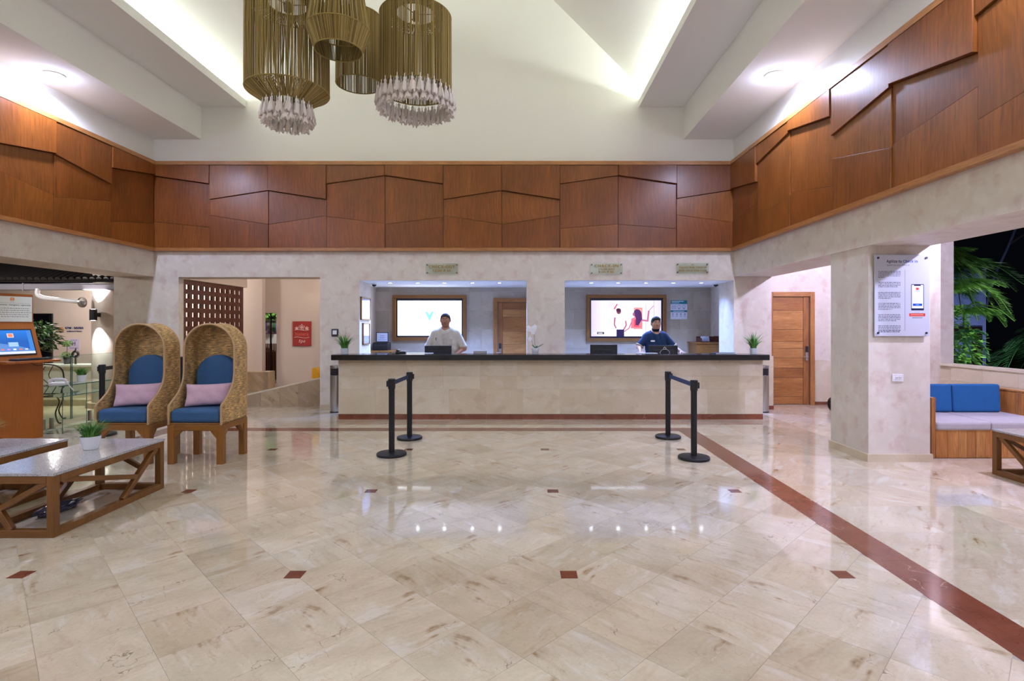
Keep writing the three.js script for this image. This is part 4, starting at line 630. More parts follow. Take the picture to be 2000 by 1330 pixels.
// ---- hooded wicker chairs
function wickerChair(label, x, z) {
  const t = thing('hooded_chair', label, 'chair', [x, 0, z], 0, 'hooded wicker chairs'), Rr = 0.3, y0 = 0.445, yc = 1.275, zb = -0.29, zf0 = 0.262;
  for (const sx of [-1, 1]) for (const sz of [-1, 1]) part(t, 'leg', rb(0.072, 0.44, 0.072, 0.005, sx * 0.274, 0.22, sz * 0.238 - 0.012), M.chairWood);
  for (const sx of [-1, 1]) part(t, 'apron', rb(0.06, 0.062, 0.41, 0.004, sx * 0.276, 0.41, -0.012), M.chairWood);
  for (const sz of [-1, 1]) part(t, 'apron', rb(0.48, 0.062, 0.06, 0.004, 0, 0.41, sz * 0.24 - 0.012, 2, true), M.chairWood);
  const tri = (m) => muv(prism([[0, 0], [m * 0.085, 0], [0, -0.1]].sort((a, b) => 0), 0.05, 0.002, -0.025));
  for (const sx of [-1, 1]) for (const sz of [-1, 1]) { const g = muv(prism(sx > 0 ? [[0, 0], [0, -0.1], [-0.085, 0]].reverse() : [[0, 0], [0.085, 0], [0, -0.1]].reverse(), 0.05, 0.002, -0.025)); part(t, 'corner_block', g, M.chairWood, [sx * 0.239, 0.381, sz * 0.24 - 0.012]); const h = muv(prism(sz > 0 ? [[0, 0], [0, -0.1], [-0.075, 0]].reverse() : [[0, 0], [0.075, 0], [0, -0.1]].reverse(), 0.045, 0.002, -0.0225)); h.rotateY(-Math.PI / 2); part(t, 'corner_block', h, M.chairWood, [sx * 0.276, 0.381, sz * 0.203 - 0.012]); }
  part(t, 'seat_deck', rb(0.6, 0.02, 0.53, 0.005, 0, 0.452, -0.014), M.chairWood);
  // hood: an arch-shaped barrel, its front rim sweeping forward into the arms
  const side = yc - y0, L = 2 * side + Math.PI * Rr;
  const at = (s, R) => { const l = s * L; if (l < side) return [-R, y0 + l, -1, 0]; if (l > side + Math.PI * Rr) return [R, y0 + (L - l), 1, 0]; const a = (l - side) / Rr; return [-Math.cos(a) * R, yc + Math.sin(a) * R, -Math.cos(a), Math.sin(a)]; };
  const zf = (y) => y < 0.66 ? zf0 : y < 1.06 ? lerp(-0.015, zf0, Math.pow(1 - (y - 0.66) / 0.4, 2.6)) : -0.015;
  const sv = []; for (let i = 0; i <= 90; i++) sv.push(i / 90); 
  const shell = (R, out) => { const pos = [], nor = [], uv = [], N = 12; for (let i = 0; i < sv.length - 1; i++) for (let j = 0; j < N; j++) { const q = (ii, jj) => { const [px, py, nx, ny] = at(sv[ii], R), z0 = zf(py), zz = lerp(z0, zb, jj / N); return [[px, py, zz], [nx * out, ny * out, 0], [zz, sv[ii] * L]]; }; const a = q(i, j), b = q(i + 1, j), c = q(i + 1, j + 1), d = q(i, j + 1); for (const v of out > 0 ? [a, b, c, a, c, d] : [a, c, b, a, d, c]) { pos.push(...v[0]); nor.push(...v[1]); uv.push(...v[2]); } } const g = new THREE.BufferGeometry(); g.setAttribute('position', new THREE.Float32BufferAttribute(pos, 3)); g.setAttribute('normal', new THREE.Float32BufferAttribute(nor, 3)); g.setAttribute('uv', new THREE.Float32BufferAttribute(uv, 2)); return g; };
  const sh = (g, k) => { // fix winding against the normals
    const p = g.attributes.position, n = g.attributes.normal, A = V(), B = V(), C = V(), Nn = V(); A.fromBufferAttribute(p, 30); B.fromBufferAttribute(p, 31); C.fromBufferAttribute(p, 32); Nn.fromBufferAttribute(n, 30); if (B.sub(A).cross(C.sub(A)).dot(Nn) < 0) flip(g); return g; };
  const outline = (R) => { const o = []; for (let i = 0; i <= 40; i++) { const [a, b] = at(i / 40, R); o.push([a, b]); } return o.reverse(); };
  part(t, 'hood', merge([sh(shell(Rr, 1)), sh(shell(Rr - 0.014, -1)), muv(prism(outline(Rr - 0.002), 0.014, 0, zb))]), M.wicker);
  const rimPts = sv.map((s) => { const [a, b] = at(s, Rr - 0.007); return V(a, b, zf(b)); }), backPts = sv.map((s) => { const [a, b] = at(s, Rr - 0.004); return V(a, b, zb + 0.004); });
  part(t, 'front_rim', tube(rimPts, 0.0125, 160, 8), M.wickerRim); part(t, 'back_rim', tube(backPts, 0.011, 120, 8), M.wickerRim);
  part(t, 'seat_cushion', rb(0.565, 0.15, 0.52, 0.045, 0, 0.537, 0.004, 5), M.navy);
  const bc = []; for (let i = 0; i <= 24; i++) { const a = i / 24 * Math.PI; bc.push([Math.cos(a) * 0.25, 0.95 + Math.sin(a) * 0.25]); } bc.push([-0.25, 0.605], [0.25, 0.605]);
  const s = new THREE.Shape(bc.map(([a, b]) => new THREE.Vector2(a, b))), cg = new THREE.ExtrudeGeometry(s, { depth: 0.05, bevelEnabled: true, bevelSize: 0.02, bevelThickness: 0.025, bevelOffset: -0.02, bevelSegments: 4, curveSegments: 24 }); cg.translate(0, 0, -0.245); part(t, 'back_cushion', muv(cg), M.navy);
  return t;
}
const ch = wickerChair('hooded wicker chair with blue cushions, the one nearer the counter', -3.64, -6.31);
copyOf(ch, 'hooded_chair', 'hooded wicker chair with blue cushions, the one nearer the kiosk', [-4.455, 0, -6.31]);
function pillowGeo(w, h, d) { const g0 = new THREE.SphereGeometry(1, 40, 24), p = g0.attributes.position; for (let i = 0; i < p.count; i++) { let x = p.getX(i), y = p.getY(i), z = p.getZ(i); const e = (v, k) => Math.sign(v) * Math.pow(Math.abs(v), k); const m = Math.max(Math.abs(x), Math.abs(y), 1e-4), rr = Math.hypot(x, y), k = rr / m; const X = x * (rr > 1e-4 ? k : 1), Y = y * (rr > 1e-4 ? k : 1); const pin = 1 - 0.07 * (1 - X * X) * Y * Y - 0.0; p.setXYZ(i, X * w / 2 * (1 - 0.06 * (1 - Y * Y)), Y * h / 2 * (1 - 0.08 * (1 - X * X)), e(z, 0.8) * d / 2 * (1 + 0.05 * Math.sin(X * 9 + Y * 5))); } g0.computeVertexNormals(); return muv(g0); }
{
  const t = thing('throw_pillow', 'pink lumbar pillow in the wicker chair nearer the counter', 'pillow', [-3.63, 0.612, -6.31], 0.22); const m = part(t, 'cover', pillowGeo(0.5, 0.26, 0.13), M.pink, [0, 0.137, 0]); m.rotation.x = -0.3; m.rotation.z = 0.02;
  copyOf(t, 'throw_pillow', 'pink lumbar pillow in the wicker chair nearer the kiosk', [-4.445, 0.612, -6.31], 0.25);
}
// ---- touch-screen kiosk in the left opening
{
  const t = thing('information_kiosk', 'orange-brown wooden kiosk with tilted touch screen and keyboard shelf', 'kiosk', [-6.739, 0, -7.265], 75 * Math.PI / 180), W = 0.61;
  part(t, 'body', rb(W, 1.06, 0.42, 0.006, 0, 0.53, -0.21), M.kiosk); 
  const prof = [[-0.42, 1.06], [-0.015, 1.06], [-0.02, 1.10], [-0.19, 1.585], [-0.2, 1.985], [-0.255, 1.985], [-0.42, 1.5]];
  const g = muv(prism(prof, W, 0.003, -W / 2)); g.rotateY(-Math.PI / 2); part(t, 'screen_housing', g, M.kiosk);
  const sh = new THREE.Shape([[-0.32, 0.0], [0.32, 0.0], [0.32, 0.3], [0.29, 0.34], [-0.26, 0.36], [-0.32, 0.3]].map(([a, b]) => new THREE.Vector2(a, b))); const sg = new THREE.ExtrudeGeometry(sh, { depth: 0.022, bevelEnabled: true, bevelSize: 0.003, bevelThickness: 0.003, bevelSegments: 1 }); sg.rotateX(Math.PI / 2); sg.translate(0, 1.085, 0); part(t, 'keyboard_shelf', muv(sg), M.kiosk);
  const k = part(t, 'keyboard', rb(0.42, 0.02, 0.15, 0.006, 0.02, 1.1, 0.2), M.ink); const keys = []; for (let i = 0; i < 14; i++) for (let j = 0; j < 5; j++) keys.push(rb(0.022, 0.006, 0.021, 0.002, 0.02 - 0.19 + i * 0.029, 1.113, 0.145 + j * 0.027, 1)); part(k, 'keys', merge(keys), M.inkMetal);
  const inc = Math.atan2(0.17, 0.485), sp = (name, geo, mat) => { const m = part(t, name, geo, mat, [0, 1.325, -0.094]); m.rotation.x = -inc; return m; };
  sp('screen_bezel', rb(0.49, 0.375, 0.018, 0.005, 0, 0, 0.004), M.ink);
  sp('display', new THREE.PlaneGeometry(0.455, 0.335).translate(0, 0, 0.0136), new THREE.MeshStandardMaterial({ color: 0x050505, roughness: 0.2, emissive: 0xffffff, emissiveIntensity: 0.95, emissiveMap: canvasTex(512, 376, (c, w, h) => {
    const a = c.createLinearGradient(0, 0, 0, h); a.addColorStop(0, '#1f7fe6'); a.addColorStop(0.5, '#0f5fc0'); a.addColorStop(1, '#2468c8'); c.fillStyle = a; c.fillRect(0, 0, w, h);
    c.fillStyle = '#5b8fd8'; c.beginPath(); c.moveTo(0, 190); c.lineTo(300, 250); c.lineTo(w, 330); c.lineTo(0, 330); c.closePath(); c.fill(); c.fillStyle = '#3f86dc'; c.fillRect(w - 60, 0, 60, 330);
    c.fillStyle = '#f4e6e6'; c.fillRect(188, 50, 84, 66); c.fillStyle = '#f08a6a'; c.fillRect(198, 58, 64, 50); c.fillStyle = '#fff3'; c.fillStyle = '#8fc0ea'; c.fillRect(180, 190, 130, 70); c.fillStyle = '#cfe2f6'; for (const y of [200, 216, 232, 246]) c.fillRect(192, y, 106, 5);
    c.fillStyle = '#dfe6fa'; c.fillRect(0, 336, w, 40); ['#f07a66', '#c890d8', '#ffffff', '#f07a66', '#e0d8f8'].forEach((q, i) => { c.fillStyle = q; c.fillRect(70 + i * 78, 292, 40, 24); });
  }) }));
  const sg2 = rb(0.565, 0.345, 0.012, 0.003, 0, 1.775, -0.186), m2 = part(t, 'sign_panel', sg2, M.pot); m2.rotation.x = 0;
  part(t, 'sign_print', new THREE.PlaneGeometry(0.56, 0.34).translate(0, 1.775, -0.1795), S(0xffffff, { roughness: 0.5, map: canvasTex(560, 340, (c, w, h) => {
    c.fillStyle = '#e6eadf'; c.fillRect(0, 0, w, h); c.fillStyle = '#d8752c'; c.fillRect(300, 14, 46, 40); c.fillStyle = '#f3c79c'; c.fillRect(310, 24, 26, 8); c.fillRect(310, 38, 26, 6); c.fillStyle = '#9a9a98'; c.font = '15px sans-serif'; c.textAlign = 'center'; c.fillText('resorts', 322, 74); c.fillRect(20, 88, w - 40, 3);
    c.fillStyle = '#2c2c2c'; c.font = 'bold 24px sans-serif'; c.fillText('registrarse  registrieren  s\u2019enregistrer  registration', 280, 122, 530); c.strokeStyle = '#dd6a30'; c.lineWidth = 9; c.beginPath(); c.arc(96, 205, 44, 2.4, 7.0); c.stroke(); c.beginPath(); c.moveTo(62, 234); c.lineTo(96, 300); c.lineTo(130, 234); c.stroke(); c.fillStyle = '#7fa6c8'; c.fillRect(72, 188, 48, 34);
    c.fillStyle = '#6a6a6a'; [[320, 158], [320, 186], [400, 214], [330, 242], [310, 270]].forEach(([q, y]) => { let x = 350 - q / 2; const rr = rng(y); while (x < 350 + q / 2) { const L = 10 + rr() * 26; c.fillRect(x, y, L, 5); c.fillRect(x + 2, y - 4, L * 0.3, 10); x += L + 7; } });
  }) }));
  part(t, 'cable', tube([V(0.1, 1.06, 0.05), V(0.2, 1.0, 0.04), V(0.26, 1.02, 0.08), V(0.22, 1.058, 0.12)], 0.004, 20, 6), M.ink);
  rect(new THREE.Color(0.5, 0.7, 1), 0.6, 0.4, 0.3, [-6.739 + 0.0, 1.34, -7.265 + 0.0], [-5, 1.7, -6.9]).position.set(-6.8, 1.335, -7.27);
}
// ---- glass balustrade, glass console and what stands on it
{
  const t = thing('glass_balustrade', 'frameless glass balustrade on steel spigots along the patio edge', 'railing', [-7.06, 0, 0]);
  for (const [a, b] of [[-10.0, -8.52], [-8.5, -7.66], [-6.8, -5.5]]) { part(t, 'glass_panel', span(-0.006, 0.006, 0.09, 1.08, a, b), M.glass); part(t, 'panel_edge', span(-0.0065, 0.0065, 1.08, 1.084, a, b), M.glassEdge); part(t, 'panel_edge', merge([span(-0.0065, 0.0065, 0.09, 1.08, b - 0.004, b), span(-0.0065, 0.0065, 0.09, 1.08, a, a + 0.004)]), M.glassEdge); for (const z of [a + 0.35, b - 0.35]) { part(t, 'spigot', merge([rb(0.045, 0.17, 0.045, 0.012, 0, 0.085, z, 3), cyl(0.05, 0.05, 0.012, 0, 0.006, z)]), M.steel); } }
}
{
  const t = thing('glass_console', 'low glass console table with a shelf beside the balustrade', 'console table', [-6.74, 0, -8.225]);
  part(t, 'table_top', rb(0.36, 0.012, 1.05, 0.003, 0, 0.684, 0), M.glass); part(t, 'shelf', rb(0.34, 0.01, 1.03, 0.003, 0, 0.53, 0), M.glass);
  for (const [y, h] of [[0.684, 0.013], [0.53, 0.011]]) part(t, 'glass_edge', merge([span(0.176, 0.1815, y - h / 2, y + h / 2, -0.527, 0.527), span(-0.1815, 0.1815, y - h / 2, y + h / 2, -0.528, -0.523)]), M.glassEdge);
  for (const z of [-0.5, 0.03, 0.46]) { part(t, 'upright', span(-0.17, 0.17, 0, 0.677, z - 0.005, z + 0.005), M.glass); part(t, 'upright_edge', span(0.17, 0.1735, 0, 0.677, z - 0.0055, z + 0.0055), M.glassEdge); }
  const p = pottedGrass('white pot of dense grass on the glass console', [-6.78, 0.6905, -8.36], 0.07, 0.1, M.pot, 240, 0.09, 0.16, 0.1, 0.0035, 15, null, 0.68);
  const f = thing('corded_telephone', 'white corded telephone on the glass console beside the kiosk', 'telephone', [-6.68, 0.6905, -7.83], 0.5); part(f, 'base', rb(0.2, 0.045, 0.2, 0.015, 0, 0.0225, 0, 3), M.plastic); const hs = part(f, 'handset', tube([V(-0.1, 0.06, 0.05), V(-0.06, 0.085, 0.05), V(0.06, 0.085, 0.05), V(0.1, 0.06, 0.05)], 0.02, 20, 10), M.plastic); part(hs, 'coiled_cord', tube(Array.from({ length: 60 }, (_, i) => { const q = i / 59; return V(0.1 + 0.08 * Math.sin(q * 3.1) + 0.006 * Math.cos(i * 1.6), 0.05 - 0.12 * Math.sin(q * 3.14), 0.06 + 0.05 * q + 0.006 * Math.sin(i * 1.6)); }), 0.004, 180, 5), M.plastic);
}
{ // wrought-iron patio chair
  const t = thing('iron_chair', 'black wrought-iron chair on the patio behind the glass console', 'chair', [-7.95, -0.06, -9.0], 0.6), r = 0.011;
  for (const [sx, sz] of [[-1, -1], [1, -1], [-1, 1], [1, 1]]) part(t, 'leg', tube([V(sx * 0.2, 0.45, sz * 0.2), V(sx * 0.24, 0.36, sz * 0.23), V(sx * 0.19, 0.16, sz * 0.2), V(sx * 0.24, 0.01, sz * 0.27), V(sx * 0.27, 0.012, sz * 0.3)], r, 24, 8), M.ink);
  part(t, 'seat', merge([new THREE.TorusGeometry(0.24, 0.012, 8, 40).rotateX(Math.PI / 2).translate(0, 0.45, 0), ...[-0.16, -0.08, 0, 0.08, 0.16].map((x) => rb(0.02, 0.006, 2 * Math.sqrt(0.0576 - x * x), 0.002, x, 0.45, 0, 1))]), M.ink);
  part(t, 'backrest', tube([V(-0.22, 0.45, -0.2), V(-0.25, 0.7, -0.26), V(-0.2, 0.88, -0.3), V(0, 0.95, -0.32), V(0.2, 0.88, -0.3), V(0.25, 0.7, -0.26), V(0.22, 0.45, -0.2)], r, 40, 8), M.ink);
  for (const x of [-0.1, 0, 0.1]) part(t, 'back_scroll', tube([V(x, 0.46, -0.22), V(x + 0.05, 0.6, -0.25), V(x - 0.05, 0.75, -0.28), V(x, 0.92, -0.31)], 0.007, 20, 6), M.ink);
  for (const s of [-1, 1]) part(t, 'armrest', tube([V(s * 0.25, 0.68, -0.25), V(s * 0.29, 0.67, 0), V(s * 0.28, 0.66, 0.18), V(s * 0.3, 0.6, 0.22), V(s * 0.27, 0.57, 0.17)], 0.009, 24, 8), M.ink);
}
// ---- patio: column, sconce, gutter, tiles, plants, signs
{
  const t = struct('pillar_patio'); part(t, 'shaft', cyl(0.38, 0.38, 3.0, -8.2, 1.44, -10.95, 48), M.stucco); part(t, 'plinth_ring', cyl(0.46, 0.48, 0.1, -8.2, -0.01, -10.95, 48), M.rampStone[2]);
  const s = thing('wall_sconce', 'black up-and-down sconce on the round patio column', 'wall light', [-8.24, 1.76, -10.44]); part(s, 'body', rb(0.09, 0.21, 0.09, 0.006, 0, 0, 0, 2), M.ink); part(s, 'bracket', rb(0.05, 0.08, 0.1, 0.006, 0.02, 0, -0.09), M.ink); for (const k of [-1, 1]) part(s, 'lens', cyl(0.034, 0.034, 0.006, 0, k * 0.108, 0), glow(new THREE.Color(1, 0.96, 0.98), 6));
  for (const k of [-1, 1]) spot(new THREE.Color(1, 0.93, 0.95), I.sconce, [-8.24, 1.76 + k * 0.125, -10.45], [-8.24, 1.76 + k * 1, -10.56], 0.62, 0.35);
  const g = thing('roof_gutter', 'grey gutter along the patio eave', 'gutter', [0, 0, 0]); part(g, 'trough', rb(7.0, 0.12, 0.14, 0.02, -11.05, 2.3, -10.55, 3), S(0x8b8790, { roughness: 0.6 })); part(g, 'fascia_board', rb(7.2, 0.05, 0.05, 0.006, -11.0, 2.385, -10.66), M.steelDark); for (const x of [-9.63, -11.5, -13.4]) part(g, 'strap', rb(0.03, 0.15, 0.16, 0.006, x, 2.3, -10.55), S(0x8b8790));
  const d = thing('downpipe', 'white drainpipe slanting from the gutter to the round column', 'drainpipe', [0, 0, 0]); part(d, 'pipe', tube([V(-9.36, 2.26, -10.5), V(-9.35, 2.16, -10.48), V(-9.26, 2.1, -10.47), V(-8.9, 2.05, -10.47), V(-8.45, 2.0, -10.5)], 0.04, 40, 14), M.pot); part(d, 'wall_collar', cyl(0.1, 0.1, 0.03, 0, 0, 0, 28).rotateZ(Math.PI / 2).translate(-8.5, 2.0, -10.5), M.steel);
  const rf = thing('tiled_roof', 'clay barrel-tile roof edge above the patio gutter, night shade put in its colour', 'roof', [0, 0, 0]); const rtShade = S(0x1e1817, { roughness: 0.8 });  // near-black tile colour carries the shade of the unlit night roof
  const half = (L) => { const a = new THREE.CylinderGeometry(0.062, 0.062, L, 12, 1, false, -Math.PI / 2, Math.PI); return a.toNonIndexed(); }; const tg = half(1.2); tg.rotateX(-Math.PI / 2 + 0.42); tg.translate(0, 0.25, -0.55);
  for (let x = -14.2; x < -7.9; x += 0.134) part(rf, 'roof_tile', tg, rtShade, [x, 2.43, -10.5]); const deck = span(-14.4, -7.8, -0.02, 0.02, -2.6, 0.0); deck.rotateX(0.42); part(rf, 'roof_deck', deck, rtShade, [0, 2.42, -10.55]);
}
function leafy(n, R, H, leafL, leafW, seed, droop = 0.3) {
  const r = rng(seed), list = [];
  for (let i = 0; i < n; i++) { const a = r() * 6.2832, rr = R * Math.cbrt(r()), ph = Math.acos(2 * r() - 1), p = V(rr * Math.sin(ph) * Math.cos(a), rr * Math.cos(ph) * H, rr * Math.sin(ph) * Math.sin(a)), L = leafL * (0.6 + 0.6 * r()), g = new THREE.BufferGeometry(), w = leafW * (0.7 + 0.5 * r()); g.setAttribute('position', new THREE.Float32BufferAttribute([0, 0, 0, L * 0.45, 0.03 * L, w, L, 0, 0, 0, 0, 0, L, 0, 0, L * 0.45, 0.03 * L, -w], 3)); g.setAttribute('uv', new THREE.Float32BufferAttribute(new Float32Array(12), 2)); g.computeVertexNormals(); g.rotateX((r() - 0.5) * 1.6); g.rotateZ((r() - 0.5) * 1.2 - droop); g.rotateY(-a + (r() - 0.5) * 1.2); g.translate(p.x, p.y, p.z); list.push(g); }
  return merge(list);
}
{
  const t = thing('leafy_shrub', 'dark leafy shrub with a pale cactus stem, behind the kiosk', 'plant', [-8.75, -0.06, -9.75]);
  part(t, 'trunk', tube([V(0, 0, 0), V(-0.02, 0.7, 0), V(0.02, 1.3, 0.02)], 0.05, 16, 8), M.bark); part(t, 'foliage', leafy(420, 0.32, 0.95, 0.12, 0.022, 3), M.leafDark, [0.05, 1.42, 0]); part(t, 'foliage', leafy(120, 0.3, 0.8, 0.12, 0.02, 4), M.leafMid, [0.12, 1.5, 0.1]);
  const c = thing('cactus', 'tall dark column cactus behind the kiosk', 'plant', [-8.98, -0.06, -9.6]); part(c, 'stem', merge([lathe([[0, 0], [0.11, 0.02], [0.12, 0.9], [0.105, 1.6], [0.05, 1.72], [0, 1.73]], 14), tube([V(-0.02, 1.55, 0), V(-0.05, 1.75, 0), V(-0.05, 1.98, 0)], 0.04, 14, 8), new THREE.SphereGeometry(0.04, 10, 8).translate(-0.05, 1.98, 0), tube([V(0.05, 1.5, 0), V(0.1, 1.66, 0), V(0.11, 1.76, 0)], 0.022, 14, 8)]), S(0x4a3f30, { roughness: 0.8 }));
  const a = thing('topiary', 'small two-ball topiary on the white patio ledge', 'plant', [-10.05, 0.701, -12.0]); part(a, 'pot', lathe([[0, 0], [0.055, 0], [0.075, 0.15], [0.068, 0.15], [0.06, 0.13], [0, 0.13]], 20), M.steelDark); part(a, 'stem', cyl(0.006, 0.006, 0.36, 0, 0.3, 0, 8), M.bark); part(a, 'leaf_ball', leafy(240, 0.1, 0.8, 0.04, 0.012, 8), M.leafMid, [0, 0.2, 0]); part(a, 'leaf_ball', leafy(240, 0.09, 0.8, 0.04, 0.012, 9), M.leafMid, [0, 0.46, 0]);
  const f = thing('figurine', 'small dark figurine on a rod beside the topiary on the ledge', 'figurine', [-9.82, 0.701, -11.95]); part(f, 'rod', cyl(0.015, 0.02, 0.2, 0, 0.1, 0, 12), M.ink); part(f, 'disc', new THREE.TorusGeometry(0.06, 0.025, 10, 24).translate(0, 0.22, 0), M.steelDark); part(f, 'finial', lathe([[0, 0.26], [0.02, 0.27], [0.012, 0.33], [0, 0.37]], 12), M.ink);
  const g = thing('wall_lettering_sign', 'small GYM - SAUNA sign on the pink patio wall', 'sign', [-10.78, 1.45, -13.0]); part(g, 'emblem', new THREE.RingGeometry(0.03, 0.07, 6).translate(-0.24, 0, 0.012), S(0xd8925a)); part(g, 'backing', span(-0.31, -0.17, -0.07, 0.07, 0, 0.008), M.pinkWall); const nv = S(0x26285e); part(g, 'lettering', words('GYM - SAUNA', 0.05, 0.01).translate(0.07, 0.02, 0.0), nv); part(g, 'lettering', words('wellness & fitness', 0.03, 0.008).translate(0.07, -0.05, 0), nv);
  const n = thing('wall_notice', 'pale lilac paper notice on the pink patio wall below the GYM sign', 'notice', [-10.72, 1.1, -13.0]); part(n, 'sheet', rb(0.28, 0.27, 0.006, 0.002, 0, 0, 0.003), S(0xc9bcd4)); const e = S(0x6a5a86); part(n, 'print', merge([words('H', 0.1, 0.002).translate(0, -0.03, 0.006), bx(0.2, 0.012, 0.002, 0, -0.09, 0.007), bx(0.16, 0.01, 0.002, 0, 0.1, 0.007)]), e);
}
// ---- lattice screen, spa sign, things beyond the passage
{
  const t = thing('lattice_screen', 'tall dark brown wooden lattice screen left of the spa passage', 'screen', [-6.51, 0, 0]), z0 = -12.66, z1 = -10.21, nC = 12, nR = 13, pz = (z1 - z0 - 0.09) / nC, py = (2.44 - 0.09) / nR;
  for (let i = 0; i <= nC; i++) part(t, 'upright', rb(0.045, 2.44, 0.095, 0.004, 0, 1.22, z0 + 0.045 + i * pz, 1), M.lattice);
  for (let j = 0; j <= nR; j++) part(t, 'crossbar', rb(0.04, 0.09, z1 - z0, 0.004, 0, 0.045 + j * py, (z0 + z1) / 2, 1), M.lattice);
  const s = thing('spa_sign', 'red square spa sign with a white flower on the passage wall', 'sign', [-5.33, 1.355, -13.2]); part(s, 'board', rb(0.45, 0.6, 0.03, 0.006, 0, 0, 0.015), S(0x9c2a26)); part(s, 'print', new THREE.PlaneGeometry(0.44, 0.59).translate(0, 0, 0.0308), S(0xffffff, { roughness: 0.5, map: canvasTex(264, 354, (c, w, h) => { c.fillStyle = '#a53029'; c.fillRect(0, 0, w, h); c.strokeStyle = '#f0e2de'; c.lineWidth = 5; c.lineCap = 'round'; const fl = (x, y, k) => { for (let i = 0; i < 5; i++) { c.beginPath(); c.ellipse(x + Math.cos(i * 1.257 - 1.57) * k, y + Math.sin(i * 1.257 - 1.57) * k, k * 0.7, k * 0.42, i * 1.257 - 1.57, 0, 7); c.stroke(); } }; fl(132, 84, 26); fl(60, 100, 15); fl(206, 98, 15); c.beginPath(); c.moveTo(28, 124); c.bezierCurveTo(90, 100, 170, 150, 238, 118); c.stroke(); c.fillStyle = '#d8695c'; c.font = 'bold 62px serif'; c.textAlign = 'center'; c.fillText('Natura', 132, 206, 200); c.beginPath(); c.moveTo(24, 232); c.bezierCurveTo(90, 204, 160, 264, 240, 226); c.stroke(); c.fillStyle = '#f0dcd6'; c.font = 'italic 58px serif'; c.fillText('Spa', 132, 304); }) }));
  const y = thing('wet_floor_sign', 'yellow wet-floor sign standing on the ramp wall', 'sign', [-3.975, 0.53, -10.525]); const mY = S(0xe6a512, { roughness: 0.45 }); for (const k of [-1, 1]) { const g = prism([[-0.075, 0], [0.075, 0], [0.05, 0.2], [0.035, 0.215], [-0.035, 0.215], [-0.05, 0.2]], 0.008, 0.002, -0.004); g.rotateX(k * 0.22); part(y, 'panel', muv(g), mY, [0, 0, k * 0.048]); }
  const st = thing('stair_parapet', 'white sloping stair parapet beyond the passage doorway', 'parapet', [-7.35, 0, -16.2]); part(st, 'wall', muv(prism([[0.7, 0.55], [0.7, 1.3], [-0.7, 1.3], [-0.7, -0.06], [-0.6, -0.06], [-0.6, 1.06]], 0.1, 0.004)), M.pot);
  const fe = thing('slat_fence', 'brown vertical slat fence beyond the passage doorway', 'fence', [-7.45, 0, -15.9]); for (let i = 0; i < 14; i++) part(fe, 'slat', rb(0.035, 1.05, 0.03, 0.004, -0.4 + i * 0.06, 0.5, 0), M.lattice); part(fe, 'rail', rb(0.9, 0.05, 0.02, 0.004, 0, 0.1, -0.025), M.lattice);
  const mu = thing('wall_mural', 'colourful abstract mural panel beyond the passage doorway', 'mural', [-7.45, 1.25, -16.6]); part(mu, 'panel', rb(1.3, 1.0, 0.04, 0.005, 0, 0, 0), M.pot); part(mu, 'print', new THREE.PlaneGeometry(1.28, 0.98).translate(0, 0, 0.0215), S(0xffffff, { map: canvasTex(256, 196, (c, w, h) => { c.fillStyle = '#b8a0a0'; c.fillRect(0, 0, w, h); const q = ['#4a8a5c', '#9a6ac0', '#b06a64', '#3a55b0', '#c8b8b8', '#6a4a8a'], r = rng(6); for (let i = 0; i < 60; i++) { c.fillStyle = q[(r() * 6) | 0]; c.fillRect(r() * w, r() * h, 12 + r() * 36, 14 + r() * 60); } }) }));
  const b = thing('hanging_foliage', 'bright green foliage above the mural beyond the doorway', 'plant', [-7.4, 1.9, -16.0]); part(b, 'foliage', leafy(300, 0.5, 0.4, 0.12, 0.03, 12), M.grass[2]); part(b, 'bracket', rb(0.9, 0.04, 0.04, 0.004, 0, -0.02, -0.2), M.bark);
  point(new THREE.Color(1, 0.95, 0.85), 6, [-7.0, 2.6, -14.9], 3);  // added fill light for the things beyond the doorway
  const la = thing('added_courtyard_lamp', 'added lamp for the courtyard beyond the passage', 'light', [-7.0, 2.7, -14.9]); part(la, 'post', cyl(0.02, 0.025, 2.76, 0.12, -1.38, 0, 14), M.ink); part(la, 'arm', rb(0.14, 0.02, 0.02, 0.004, 0.06, 0.09, 0), M.ink); part(la, 'shade', lathe([[0.02, 0.1], [0.1, 0.0], [0.095, 0.0], [0.015, 0.095]], 20), M.ink); part(la, 'bulb', new THREE.SphereGeometry(0.03, 12, 8).translate(0, 0.02, 0), glow(new THREE.Color(1, 0.95, 0.85), 4));  // made-up lamp and post carrying that fill light
}
